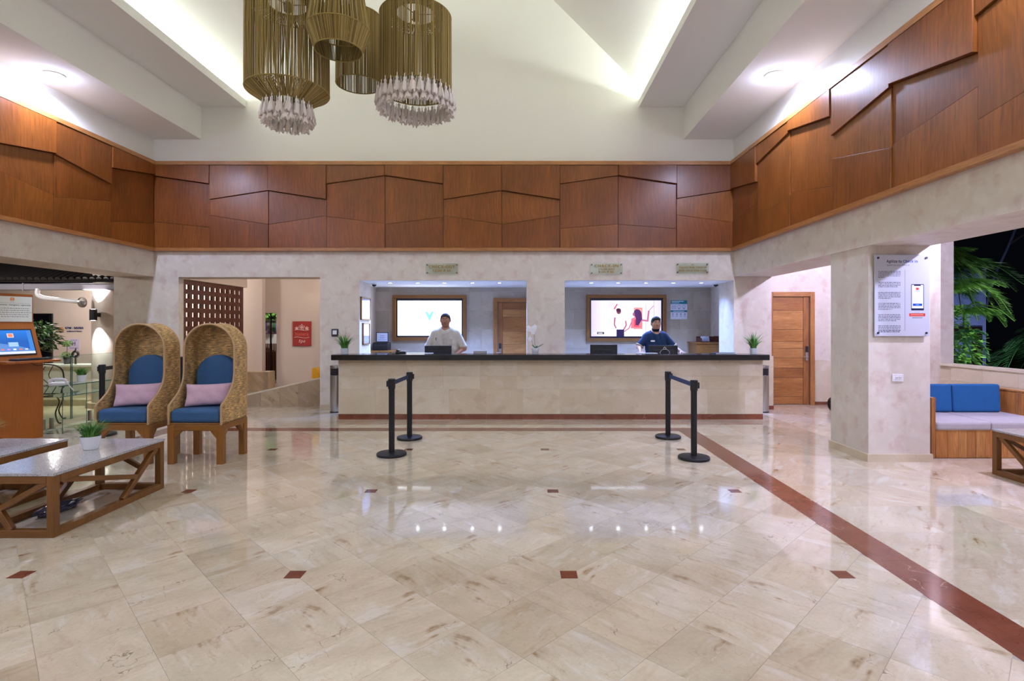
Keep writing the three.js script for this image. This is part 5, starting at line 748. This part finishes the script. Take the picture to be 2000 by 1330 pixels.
// ---- right side: notice on the pillar, socket, sofa, trolley
{
  const t = thing('information_board', 'white acrylic check-in notice with a phone picture on the pillar', 'sign', [4.312, 1.892, -6.18]); const W = 0.622, H = 0.925;
  part(t, 'panel', rb(W, H, 0.008, 0.003, 0, 0, 0.036, 2), P(0xc4c6d2, { roughness: 0.12 }));  // white panel and print ground greyed: shade put into the colour
  for (const sx of [-1, 1]) for (const sy of [-1, 1]) part(t, 'standoff', new THREE.CylinderGeometry(0.012, 0.012, 0.05, 16).rotateX(Math.PI / 2).translate(sx * 0.273, sy * 0.425, 0.025), M.steelDark);
  part(t, 'print', new THREE.PlaneGeometry(W - 0.008, H - 0.008).translate(0, 0, 0.0404), P(0xffffff, { roughness: 0.12, map: canvasTex(840, 1250, (c, w, h) => {
    c.fillStyle = '#c3c6d3'; c.fillRect(0, 0, w, h); c.textAlign = 'left'; c.font = 'bold 56px sans-serif'; c.fillStyle = '#22243c'; c.fillText('Agiliza tu', 180, 118, 240); c.fillStyle = '#1d3f98'; c.fillText('Check in', 434, 118, 230); c.fillStyle = '#55586a'; c.font = 'italic 34px sans-serif'; c.fillText('Speed up your check in', 180, 168, 484);
    c.fillStyle = '#5566a0'; c.fillRect(464, 226, 5, 948); const r = rng(12); c.fillStyle = '#4a4c5c';
    [[250, 5, 0.3], [418, 4, 0.85], [574, 5, 0.55], [742, 5, 0.6], [918, 5, 0.8], [1088, 5, 0.95]].forEach(([y, n, last], b) => { for (let i = 0; i < n; i++) { let x = 52; const end = 52 + 356 * (i === n - 1 ? last : 0.97); while (x < end) { const L = Math.min(8 + r() * 44, end - x); c.fillRect(x, y + i * 23, L, b === 5 && i > 2 ? 12 : 9); x += L + 7; } } });
    c.fillStyle = '#2a2c48'; c.beginPath(); c.roundRect ? c.roundRect(560, 452, 200, 404, 14) : c.rect(560, 452, 200, 404); c.fill(); c.fillStyle = '#dfe6f8'; c.fillRect(570, 462, 180, 362); c.fillStyle = '#2a2c48'; c.fillRect(606, 452, 104, 26); c.fillStyle = '#d8433a'; c.fillRect(636, 506, 42, 34); c.fillStyle = '#8a8ca0'; c.fillRect(624, 552, 66, 7); c.fillStyle = '#1f56b4'; c.fillRect(588, 752, 142, 34); c.fillStyle = '#b8ccf0'; c.fillRect(632, 766, 54, 6);
    c.fillStyle = '#9a9cac'; c.fillRect(612, 880, 84, 8); c.fillStyle = '#cf3f30'; c.fillRect(532, 902, 246, 46); c.fillStyle = '#f0b8b0'; c.fillRect(554, 920, 200, 9); c.fillStyle = '#6a6c80'; c.fillRect(576, 966, 160, 10);
  }) }));
  const o = thing('wall_socket', 'white double wall socket low on the pillar', 'socket', [4.285, 0.955, -6.18]); part(o, 'plate', rb(0.13, 0.086, 0.012, 0.005, 0, 0, 0.006, 3), M.plastic); for (const x of [-0.012, 0.028]) { const u = part(o, 'outlet', rb(0.03, 0.036, 0.006, 0.003, x, 0, 0.013), M.pot); part(u, 'slot', merge([bx(0.003, 0.01, 0.002, x - 0.006, 0.003, 0.017), bx(0.003, 0.01, 0.002, x + 0.006, 0.003, 0.017)]), M.ink); }
  part(o, 'blank_module', rb(0.03, 0.036, 0.005, 0.003, -0.046, 0, 0.0125), M.pot);
}
{
  const t = thing('lounge_sofa', 'built-in wooden bench sofa with panelled front under the low stone wall', 'sofa', [0, 0, 0]), r = rng(17);
  part(t, 'armrest', rb(0.05, 0.71, 0.86, 0.005, 4.815, 0.355, -6.76), M.sofaWood[1]);
  let x = 4.845; while (x < 6.3) { const w = Math.min(0.09 + 0.07 * r(), 6.32 - x); part(t, 'front_board', rb(w - 0.002, 0.325, 0.025, 0.002, x + w / 2, 0.1675, -6.345, 1), M.sofaWood[(r() * 3) | 0]); x += w; }
  part(t, 'base', span(4.85, 6.3, 0.0, 0.325, -7.16, -6.36), M.frame);
  part(t, 'side_panel', rb(0.06, 0.71, 2.2, 0.005, 6.33, 0.355, -6.1), M.sofaWood[0]); part(t, 'side_cap', rb(0.075, 0.025, 2.2, 0.005, 6.33, 0.72, -6.1), M.sofaWood[2]); for (const z of [-6.85, -6.3]) part(t, 'side_rib', rb(0.02, 0.68, 0.09, 0.004, 6.295, 0.36, z), M.sofaWood[1]);
  part(t, 'back_panel', rb(1.5, 0.7, 0.05, 0.005, 5.58, 0.35, -7.18), M.sofaWood[0]);
  const cu = (nm, label, w, h, d, X, Y, Z, mat, grp) => { const c = thing(nm, label, 'cushion', [X, Y, Z], 0, grp); part(c, 'cover', rb(w, h, d, 0.03, 0, h / 2, 0, 5), mat); part(c, 'piping', merge([rb(w - 0.05, 0.006, 0.006, 0.002, 0, h - 0.012, d / 2 - 0.008, 1)]), mat); return c; };
  cu('seat_cushion', 'pale grey seat cushion of the sofa beside its left arm', 0.645, 0.1, 0.84, 5.165, 0.326, -6.735, M.seatGrey, 'pale grey sofa seat cushions'); cu('seat_cushion', 'pale grey seat cushion of the sofa behind the right-hand table', 0.8, 0.1, 0.84, 5.895, 0.326, -6.735, M.seatGrey, 'pale grey sofa seat cushions');
  for (const [w, X, l] of [[0.72, 5.225, 'blue back cushion of the sofa partly hidden by the pillar'], [0.62, 5.905, 'blue back cushion of the sofa fully in view by the wooden side']]) { const c = cu('back_cushion', l, w, 0.36, 0.13, X, 0.428, -7.075, M.blue, 'blue sofa back cushions'); c.rotation.x = -0.06; }
}
{ // two-wheeled trolley mostly hidden behind the pillar
  const t = thing('luggage_trolley', 'dark two-wheeled trolley partly hidden behind the pillar by the hall', 'trolley', [5.68, 0, -9.85]); for (const x of [-0.03, 0.36]) part(t, 'wheel', merge([new THREE.TorusGeometry(0.09, 0.035, 12, 32).rotateY(Math.PI / 2).translate(x, 0.125, 0), cyl(0.05, 0.05, 0.04, 0, 0, 0, 20).rotateZ(Math.PI / 2).translate(x, 0.125, 0)]), M.ink); part(t, 'axle', cyl(0.012, 0.012, 0.4, 0, 0, 0, 12).rotateZ(Math.PI / 2).translate(0.165, 0.125, 0), M.steelDark);
  for (const x of [0.05, 0.29]) part(t, 'rail', tube([V(x, 0.06, 0.05), V(x, 0.6, -0.02), V(x, 1.1, -0.12)], 0.014, 16, 8), M.steelDark); part(t, 'toe_plate', rb(0.34, 0.01, 0.2, 0.003, 0.17, 0.045, 0.14), M.steelDark); part(t, 'handle', tube([V(0.05, 1.1, -0.12), V(0.17, 1.14, -0.14), V(0.29, 1.1, -0.12)], 0.014, 16, 8), M.ink);
}
// ---- garden
function frond(L, droop, n, w, seed) {                               // arching rib with two rows of narrow leaflets
  const r = rng(seed), list = [], P3 = (t) => V(L * t * (1 - 0.18 * t), L * (0.55 * t - droop * t * t), 0);
  list.push(tube([P3(0), P3(0.33), P3(0.66), P3(1)], 0.008, 14, 5));
  for (let i = 1; i < n; i++) for (const s of [-1, 1]) { const t = i / n, p = P3(t), l = w * Math.sin(Math.PI * (0.2 + 0.76 * t)) * (0.85 + 0.3 * r()), a = 0.75 - 0.35 * t, g = new THREE.BufferGeometry(), hw = 0.011; const d = V(Math.cos(a), -0.35 - 0.3 * r(), s * Math.sin(a)).normalize().multiplyScalar(l), q = p.clone().addScaledVector(d, 0.4), e = p.clone().add(d); g.setAttribute('position', new THREE.Float32BufferAttribute([p.x, p.y, p.z, q.x + hw, q.y + 0.004, q.z, e.x, e.y, e.z, p.x, p.y, p.z, e.x, e.y, e.z, q.x - hw, q.y + 0.004, q.z], 3)); g.setAttribute('uv', new THREE.Float32BufferAttribute(new Float32Array(12), 2)); g.computeVertexNormals(); list.push(g); }
  return merge(list);
}
function palm(label, x, z, h, n, L, mat, seed, nm = 'palm', lean = 0) {
  const t = thing(nm, label, 'palm', [x, -0.15, z]), r = rng(seed); part(t, 'trunk', tube([V(0, 0, 0), V(lean * 0.4, h * 0.5, 0), V(lean, h, 0)], 0.026, 14, 8), M.leafDark);
  const vs = [0, 1, 2].map((k) => frond(L * (0.85 + 0.15 * k), 0.5 + 0.25 * k, 38, L * 0.32, seed * 7 + k));
  for (let i = 0; i < n; i++) { const m = part(t, 'frond', vs[i % 3], mat, [lean, h, 0], i / n * 6.2832 + 0.4 * r()); m.rotation.order = 'YXZ'; m.rotation.z = 0.5 * (r() - 0.4); }
}
palm('bright green feathery palm at the window beside the pillar', 7.62, -9.6, 2.35, 30, 0.85, M.leafMid, 3);
palm('tall feathery palm filling the upper corner of the garden window', 7.7, -10.1, 2.95, 26, 0.9, M.leafMid, 13);
palm('lower teal-green feathery palm beside the pillar window edge', 7.35, -9.3, 1.5, 16, 0.6, M.leafTeal, 5, 'low_palm');
palm('dark palm behind the first palm, above the garden building', 8.2, -10.6, 2.7, 18, 1.2, M.leafDark, 6, 'dark_palm');
palm('dark palm right of the garden building', 11.9, -11.6, 1.6, 12, 1.5, M.leafDark, 8, 'dark_palm');
palm('small bright palm in front of the blue building wall', 8.1, -9.9, 1.95, 18, 0.7, M.leafMid, 14);
palm('dark palm at the right picture edge in the garden', 12.2, -12.2, 1.0, 12, 1.6, M.leafDark, 9, 'dark_palm');
palm('low dark palm at the foot of the garden trees', 10.3, -10.2, 0.4, 11, 1.2, M.leafDark, 10, 'dark_palm');
{ const t = thing('leafy_bush', 'dense dark bush beside the pillar window edge', 'bush', [7.5, -0.15, -9.4]); part(t, 'stem', cyl(0.04, 0.05, 1.0, 0, 0.5, 0, 10), M.bark); part(t, 'foliage', leafy(900, 0.5, 1.3, 0.13, 0.03, 21), M.leafMid, [-0.15, 1.3, 0]);
  const b = thing('garden_tree', 'pale slanting tree branch in the dark garden above the palms', 'tree', [13.15, -0.3, -15.5]); part(b, 'trunk', tube([V(0, 0, 0), V(0.05, 1.6, 0), V(0.28, 2.95, 0), V(0.85, 4.3, 0), V(1.3, 5.4, 0)], 0.032, 30, 8), S(0x6d7394, { roughness: 0.9 })); part(b, 'branch', tube([V(0.8, 4.2, 0.05), V(1.4, 4.6, 0.1), V(2.1, 4.8, 0.1)], 0.03, 20, 6), M.bark); part(b, 'crown', leafy(500, 1.3, 0.7, 0.2, 0.05, 31), M.leafDark, [1.4, 5.9, -0.2]); }

// ================================================================== PEOPLE
const smin = (a, b, k) => { const h = Math.max(k - Math.abs(a - b), 0) / k; return Math.min(a, b) - h * h * k * 0.25; };
const smax = (a, b, k) => -smin(-a, -b, k);
const cap = (a, b, ra, rb2, sx = 1) => (x, y, z) => { const ax = a[0], ay = a[1], az = a[2], dx = b[0] - ax, dy = b[1] - ay, dz = b[2] - az, L2 = dx * dx + dy * dy + dz * dz; const t = clamp(((x - ax) * dx + (y - ay) * dy + (z - az) * dz) / L2); return Math.hypot((x - ax - dx * t), (y - ay - dy * t), (z - az - dz * t)) - (ra + (rb2 - ra) * t); };
const ell = (c, r) => (x, y, z) => { const a = (x - c[0]) / r[0], b = (y - c[1]) / r[1], d = (z - c[2]) / r[2], k = Math.hypot(a, b, d); return (k - 1) * Math.min(r[0], r[1], r[2]) * (k < 1 ? 1 : 1); };
const uni = (list, k) => (x, y, z) => { let d = 1e3; for (const f of list) d = smin(d, f(x, y, z), k); return d; };
function surf(f, lo, hi, cell) {                                     // naive surface nets on a regular grid
  const n = [0, 1, 2].map((k) => Math.ceil((hi[k] - lo[k]) / cell) + 2), [nx, ny, nz] = n, F = new Float32Array(nx * ny * nz), id = (i, j, k) => i + nx * (j + ny * k);
  for (let k = 0; k < nz; k++) for (let j = 0; j < ny; j++) for (let i = 0; i < nx; i++) F[id(i, j, k)] = f(lo[0] + i * cell, lo[1] + j * cell, lo[2] + k * cell);
  const vi = new Int32Array(nx * ny * nz).fill(-1), pos = [], idx = [];
  for (let k = 0; k < nz - 1; k++) for (let j = 0; j < ny - 1; j++) for (let i = 0; i < nx - 1; i++) {
    let sx = 0, sy = 0, sz = 0, c = 0; const ed = (a, b) => { const p = F[id(i + a[0], j + a[1], k + a[2])], q = F[id(i + b[0], j + b[1], k + b[2])]; if ((p < 0) !== (q < 0)) { const t = p / (p - q); sx += a[0] + t * (b[0] - a[0]); sy += a[1] + t * (b[1] - a[1]); sz += a[2] + t * (b[2] - a[2]); c++; } };
    const s0 = F[id(i, j, k)] < 0; let same = true; for (let q = 1; q < 8 && same; q++) if ((F[id(i + (q & 1), j + ((q >> 1) & 1), k + (q >> 2))] < 0) !== s0) same = false; if (same) continue;
    for (const a of [0, 1]) for (const b of [0, 1]) { ed([0, a, b], [1, a, b]); ed([a, 0, b], [a, 1, b]); ed([a, b, 0], [a, b, 1]); }
    vi[id(i, j, k)] = pos.length / 3; pos.push(lo[0] + (i + sx / c) * cell, lo[1] + (j + sy / c) * cell, lo[2] + (k + sz / c) * cell);
  }
  const quad = (a, b, c, d, fl) => { if (a < 0 || b < 0 || c < 0 || d < 0) return; fl ? idx.push(a, c, b, a, d, c) : idx.push(a, b, c, a, c, d); };
  for (let k = 1; k < nz - 1; k++) for (let j = 1; j < ny - 1; j++) for (let i = 1; i < nx - 1; i++) {
    const s = F[id(i, j, k)] < 0;
    if (s !== F[id(i + 1, j, k)] < 0) quad(vi[id(i, j - 1, k - 1)], vi[id(i, j, k - 1)], vi[id(i, j, k)], vi[id(i, j - 1, k)], !s);
    if (s !== F[id(i, j + 1, k)] < 0) quad(vi[id(i - 1, j, k - 1)], vi[id(i - 1, j, k)], vi[id(i, j, k)], vi[id(i, j, k - 1)], !s);
    if (s !== F[id(i, j, k + 1)] < 0) quad(vi[id(i - 1, j - 1, k)], vi[id(i, j - 1, k)], vi[id(i, j, k)], vi[id(i - 1, j, k)], !s);
  }
  const g = new THREE.BufferGeometry(); g.setAttribute('position', new THREE.Float32BufferAttribute(pos, 3)); g.setIndex(idx); g.computeVertexNormals(); g.setAttribute('uv', new THREE.Float32BufferAttribute(new Float32Array(pos.length / 3 * 2), 2));
  const p = g.attributes.position; for (let i = 0; i < p.count; i++) { g.attributes.uv.setXY(i, p.getX(i) + p.getZ(i), p.getY(i)); } return g;
}
const xf = (g, m) => g.clone().applyMatrix4(m);
// head centred on the middle of its height, facing +z
const headU = (w) => uni([ell([0, 0.025, -0.012], [0.077 * w, 0.095, 0.097]), ell([0, -0.035, 0.014], [0.067 * w, 0.08, 0.072]), cap([-0.035 * w, -0.075, 0.03], [0.035 * w, -0.075, 0.03], 0.028, 0.028), ell([0, -0.096, 0.05], [0.028 * w, 0.02, 0.022]), ell([0.038 * w, -0.028, 0.05], [0.028, 0.03, 0.026]), ell([-0.038 * w, -0.028, 0.05], [0.028, 0.03, 0.026]), cap([0, -0.08, -0.02], [0, -0.22, -0.035], 0.054 * w, 0.066 * w)], 0.03);
const headF = (w) => { const u = headU(w), s = uni([cap([0, 0.014, 0.084], [0, -0.022, 0.102], 0.0095, 0.013), ell([0.013, -0.027, 0.09], [0.01, 0.009, 0.01]), ell([-0.013, -0.027, 0.09], [0.01, 0.009, 0.01]), cap([-0.04, 0.033, 0.076], [0.04, 0.033, 0.076], 0.009, 0.009), ell([0.082 * w, -0.004, -0.006], [0.011, 0.032, 0.02]), ell([-0.082 * w, -0.004, -0.006], [0.011, 0.032, 0.02]), cap([-0.02, -0.055, 0.08], [0.02, -0.055, 0.08], 0.006, 0.006), cap([-0.016, -0.066, 0.08], [0.016, -0.066, 0.08], 0.0065, 0.0065)], 0.008); const e1 = ell([0.031, 0.013, 0.098], [0.018, 0.010, 0.014]), e2 = ell([-0.031, 0.013, 0.098], [0.018, 0.010, 0.014]); return (x, y, z) => { let d = smin(u(x, y, z), s(x, y, z), 0.014); d = smax(d, -e1(x, y, z), 0.008); return smax(d, -e2(x, y, z), 0.008); }; };
// right hand, palm down, fingers towards +z from the wrist at the origin; thumb on the -x side
const handF = (() => { const l = [ell([0, -0.004, 0.05], [0.04, 0.015, 0.05]), cap([0, 0, -0.05], [0, 0, 0.02], 0.03, 0.028)], fs = []; [[-0.03, 0.072, 0.0095], [-0.0105, 0.08, 0.0098], [0.0105, 0.075, 0.0095], [0.03, 0.058, 0.0085]].forEach(([x, L, r]) => { const b = [x * 0.9, 0, 0.085], m = [x * 1.08, 0.006, 0.085 + L * 0.45], n = [x * 1.15, -0.004, 0.085 + L * 0.78], e = [x * 1.18, -0.018, 0.085 + L]; fs.push(uni([cap([x * 0.7, 0, 0.06], b, r, r), cap(b, m, r, r * 0.95), cap(m, n, r * 0.95, r * 0.88), cap(n, e, r * 0.88, r * 0.8)], 0.004)); }); const th = uni([cap([-0.022, -0.004, 0.02], [-0.046, -0.006, 0.05], 0.014, 0.012), cap([-0.046, -0.006, 0.05], [-0.056, -0.012, 0.078], 0.0115, 0.0105), cap([-0.056, -0.012, 0.078], [-0.054, -0.018, 0.1], 0.0105, 0.009)], 0.005); const palm = uni(l, 0.02); return (x, y, z) => { let d = smin(palm(x, y, z), th(x, y, z), 0.012); for (const f of fs) d = smin(d, f(x, y, z), 0.006); return d; }; })();
const handG = surf(handF, [-0.075, -0.04, -0.05], [0.06, 0.04, 0.18], 0.0035);
function person(o) {
  const t = thing('person', o.label, 'person', o.pos, o.turn ?? 0), k = o.h / 1.75, w = o.wide, q = (a) => a.map((v) => v * k);
  const sh = [[-0.168 * w, 1.395, -0.005], [0.168 * w, 1.395, -0.005]], hip = [[-0.095, 0.93, 0], [0.095, 0.93, 0]];
  const torso = [cap(q([-0.11 * w, 1.37, -0.01]), q([0.11 * w, 1.37, -0.01]), 0.068 * k, 0.068 * k), cap(q([-0.15 * w, 1.395, -0.01]), q([-0.03, 1.475, -0.012]), 0.045 * k, 0.045 * k), cap(q([0.15 * w, 1.395, -0.01]), q([0.03, 1.475, -0.012]), 0.045 * k, 0.045 * k), ell(q([0, 1.27, 0.005]), q([0.175 * w, 0.19, 0.115 * w])), ell(q([0, 1.08, 0.015 + 0.03 * (w - 1)]), q([0.165 * w * w, 0.19, 0.118 * w * w])), ell(q([0, 0.93, 0]), q([0.175 * w, 0.13, 0.12 * w])), cap(q([0, 1.42, -0.015]), q([0, 1.54, 0.0]), 0.058 * k * w, 0.054 * k * w)];
  const legs = hip.flatMap((a, i) => { const s = i ? 1 : -1; return [cap(q(a), q([s * 0.1, 0.5, 0.02]), 0.09 * k * w, 0.06 * k), cap(q([s * 0.1, 0.5, 0.02]), q([s * 0.11, 0.1, -0.01]), 0.058 * k, 0.04 * k), cap(q([s * 0.11, 0.05, -0.02]), q([s * 0.125, 0.035, 0.15]), 0.042 * k, 0.034 * k)]; });
  const arms = [0, 1].flatMap((i) => [cap(q(sh[i]), q(o.elbow[i]), 0.052 * k * w, 0.044 * k * w), cap(q(o.elbow[i]), q(o.wrist[i]), 0.045 * k * w, 0.029 * k)]);
  const body = uni([...torso, ...legs, ...arms], 0.05 * k), pieces = [surf(body, q([-0.5, -0.005, -0.28]), q([0.5, 1.56, 0.62]), 0.0125)];
  const hc = V(...q([o.lean ?? 0, 1.635, 0.03])), hm = new THREE.Matrix4().compose(hc, new THREE.Quaternion().setFromEuler(new THREE.Euler(0.04, o.face ?? 0, o.tilt ?? 0)), V(k, k, k));
  pieces.push(xf(surf(headF(o.headW), [-0.115, -0.21, -0.13], [0.115, 0.14, 0.14], 0.004), hm));
  [0, 1].forEach((i) => { const wv = V(...q(o.wrist[i])), dir = V(...(o.handDir?.[i] ?? [i ? -0.25 : 0.25, -0.12, 1])).normalize(), x = V().crossVectors(V(0, 1, 0), dir).normalize(), y = V().crossVectors(dir, x); let g = handG.clone(); if (!i) { g.scale(-1, 1, 1); const ix = g.index.array; for (let a = 0; a < ix.length; a += 3) { const b = ix[a]; ix[a] = ix[a + 1]; ix[a + 1] = b; } } g.applyMatrix4(new THREE.Matrix4().makeBasis(x, y, dir).setPosition(wv.x, wv.y, wv.z)); pieces.push(g); });
  part(t, 'body', merge(pieces), S(o.skin, { roughness: 0.55 }));
  // clothing follows the body
  const slv = [0, 1].map((i) => { const a = V(...q(sh[i])), e = V(...q(o.elbow[i])), d = e.clone().sub(a), wv = V(...q(o.wrist[i])); const c = a.clone().addScaledVector(d, o.sleeve); const u = d.clone().normalize(); return { f: cap(q(sh[i]), e.toArray(), 0.066 * k * w, 0.066 * k * w), u, c }; });
  const neck = V(...q([0, 1.475, 0.0])), shirtF = uni(torso.slice(0, 6), 0.06 * k);
  const shirt = (x, y, z) => { let d = shirtF(x, y, z) - 0.016; for (const s of slv) { const cut = (x - s.c.x) * s.u.x + (y - s.c.y) * s.u.y + (z - s.c.z) * s.u.z; d = smin(d, Math.max(s.f(x, y, z), cut), 0.03); } const fold = 0.004 * Math.sin(y * 46 + x * 17) * sstep(1.3 * k, 1.0 * k, y) + 0.003 * Math.sin(x * 60 + y * 23); d += fold; d = smax(d, -(Math.hypot(x - neck.x, (y - neck.y - 0.03) * 0.8, z - neck.z - 0.012) - o.neckR * k), 0.02); return Math.max(d, 0.86 * k - y); };
  part(t, 'shirt', surf(shirt, q([-0.46, 0.82, -0.28]), q([0.46, 1.56, 0.5]), 0.0105), o.shirt);
  const tr = uni([torso[5], ...legs.filter((_, i) => i % 3 < 2)], 0.04 * k), trf = (x, y, z) => Math.max(tr(x, y, z) - 0.014, y - 0.98 * k, 0.06 * k - y); part(t, 'trousers', surf(trf, q([-0.3, 0.03, -0.24]), q([0.3, 1.0, 0.3]), 0.015), o.trousers);
  const shoes = uni(legs.filter((_, i) => i % 3 === 2), 0.01); part(t, 'shoes', surf((x, y, z) => Math.max(shoes(x, y, z) - 0.008, -y), q([-0.24, -0.01, -0.12]), q([0.24, 0.13, 0.26]), 0.012), M.ink);
  const sk = headU(o.headW), hair = (x, y, z) => { const f = sk(x, y, z) - 0.0075 - (y > 0.05 ? o.quiff * sstep(0.05, 0.09, y) * sstep(-0.06, 0.06, z) : 0) + 0.0012 * Math.sin(x * 260 + z * 90) * Math.sin(z * 210); const line = z > 0.03 ? 0.018 + (z - 0.03) * 1.05 : 0.018 + (z - 0.03) * 0.95; return smax(f, line - y + 0.004 * Math.sin(x * 120), 0.006); };
  part(t, 'hair', xf(surf(hair, [-0.1, -0.1, -0.14], [0.1, 0.16, 0.13], 0.0042), hm), S(0x121118, { roughness: 0.6 }));
  for (const s of [-1, 1]) {
    const e = part(t, 'eye', xf(new THREE.SphereGeometry(0.0115, 14, 10).scale(1.2, 0.58, 0.8).translate(s * 0.031, 0.0125, 0.0795), hm), S(0xdedad8, { roughness: 0.25 })); part(e, 'iris', xf(new THREE.SphereGeometry(0.0057, 12, 8).scale(1, 0.95, 0.5).translate(s * 0.031, 0.0127, 0.0872), hm), S(0x1a1210, { roughness: 0.2 }));
    part(t, 'eyebrow', xf(tube([V(s * 0.014, 0.032, 0.086), V(s * 0.032, 0.038, 0.085), V(s * 0.05, 0.031, 0.074)], 0.0042, 12, 6), hm), S(0x18141a, { roughness: 0.8 }));
  }
  part(t, 'lips', xf(merge([tube([V(-0.023, -0.06, 0.079), V(-0.008, -0.0555, 0.0875), V(0, -0.057, 0.0885), V(0.008, -0.0555, 0.0875), V(0.023, -0.06, 0.079)], 0.0046, 16, 6), tube([V(-0.02, -0.062, 0.08), V(0, -0.0665, 0.088), V(0.02, -0.062, 0.08)], 0.0052, 14, 6)]), hm), S(o.lip, { roughness: 0.5 }));
  o.extra?.(t, k, w, q, slv, hm, o); return t;
}
{
  const cream = P(0xcfcabf, { map: T.clothC, bumpMap: T.cloth, bumpScale: 0.0005, roughness: 0.9 });
  person({ label: 'stocky man in a pale short-sleeved shirt standing behind the counter', pos: [-1.384, 0, -9.93], h: 1.765, wide: 1.13, headW: 1.1, skin: 0x9a6a50, lip: 0x7a4440, quiff: 0.004, neckR: 0.076, sleeve: 0.98, shirt: cream, trousers: S(0x3a3a44, { roughness: 0.9 }),
    elbow: [[-0.325, 1.13, -0.01], [0.325, 1.13, -0.01]], wrist: [[-0.2, 1.0, 0.23], [0.19, 1.0, 0.23]], tilt: 0.02,
    extra: (t, k, w, q) => {
      const c2 = cream; for (const s of [-1, 1]) { part(t, 'collar_flap', muv(prism(s > 0 ? [[0, 0], [0.065, 0.055], [0.085, 0.01], [0.03, -0.06]] : [[0, 0], [-0.03, -0.06], [-0.085, 0.01], [-0.065, 0.055]], 0.006, 0.001)).rotateX(-0.5), c2, q([s * 0.02, 1.435, 0.112])); part(t, 'chest_pocket', rb(0.1, 0.1, 0.006, 0.002, 0, 0, 0).rotateX(-0.06), c2, q([s * 0.095, 1.25, 0.158])); }
      part(t, 'placket', rb(0.028, 0.3, 0.006, 0.002, 0, 0, 0).rotateX(-0.05), c2, q([0, 1.26, 0.166])); for (let i = 0; i < 4; i++) part(t, 'button', new THREE.SphereGeometry(0.006, 8, 6), S(0x8a8478), q([0, 1.37 - i * 0.075, 0.171])); part(t, 'pen', rb(0.012, 0.05, 0.012, 0.003), M.ink, q([-0.15, 1.3, 0.155]));
    } });
  const navy = P(0x12335c, { map: T.clothC, bumpMap: T.cloth, bumpScale: 0.0005, roughness: 0.9 }), beige = S(0xb8a890, { roughness: 0.9 });
  person({ label: 'young man in a navy top with beige collar leaning on the counter', pos: [2.46, 0, -9.93], h: 1.70, wide: 1.02, headW: 1.06, skin: 0xb08468, lip: 0x96605a, quiff: 0.016, neckR: 0.088, sleeve: 0.92, shirt: navy, trousers: S(0x202028, { roughness: 0.9 }), face: 0.05,
    elbow: [[-0.315, 1.2, 0.03], [0.335, 1.19, 0.03]], wrist: [[-0.35, 1.115, 0.30], [0.41, 1.115, 0.26]], handDir: [[-0.1, -0.12, 1], [0.1, -0.12, 1]],
    extra: (t, k, w, q, slv, hm, o2) => {
      part(t, 'collar_band', new THREE.TorusGeometry(0.092, 0.018, 10, 40).scale(1.1, 0.95, 0.6).rotateX(-Math.PI / 2 + 0.6), beige, q([0, 1.432, 0.03]));
      const hf = headU(o2.headW); part(t, 'face_mask', xf(surf((x, y, z) => Math.max(hf(x, y, z) - 0.008, y + 0.1 - 0.25 * Math.max(0, 0.03 - z), -0.152 - y, -0.05 - z), [-0.12, -0.17, -0.08], [0.12, -0.06, 0.12], 0.005), hm), S(0x0e1420, { roughness: 0.9 }));
      part(t, 'name_tag', rb(0.075, 0.026, 0.005, 0.002), M.pot, q([-0.085, 1.31, 0.136])); for (const s of slv) { const g = new THREE.TorusGeometry(0.071 * k, 0.012, 8, 32); g.applyQuaternion(new THREE.Quaternion().setFromUnitVectors(V(0, 0, 1), s.u)); part(t, 'cuff', g, beige, s.c.toArray()); }
    } });
}

renderer.render(scene, camera);
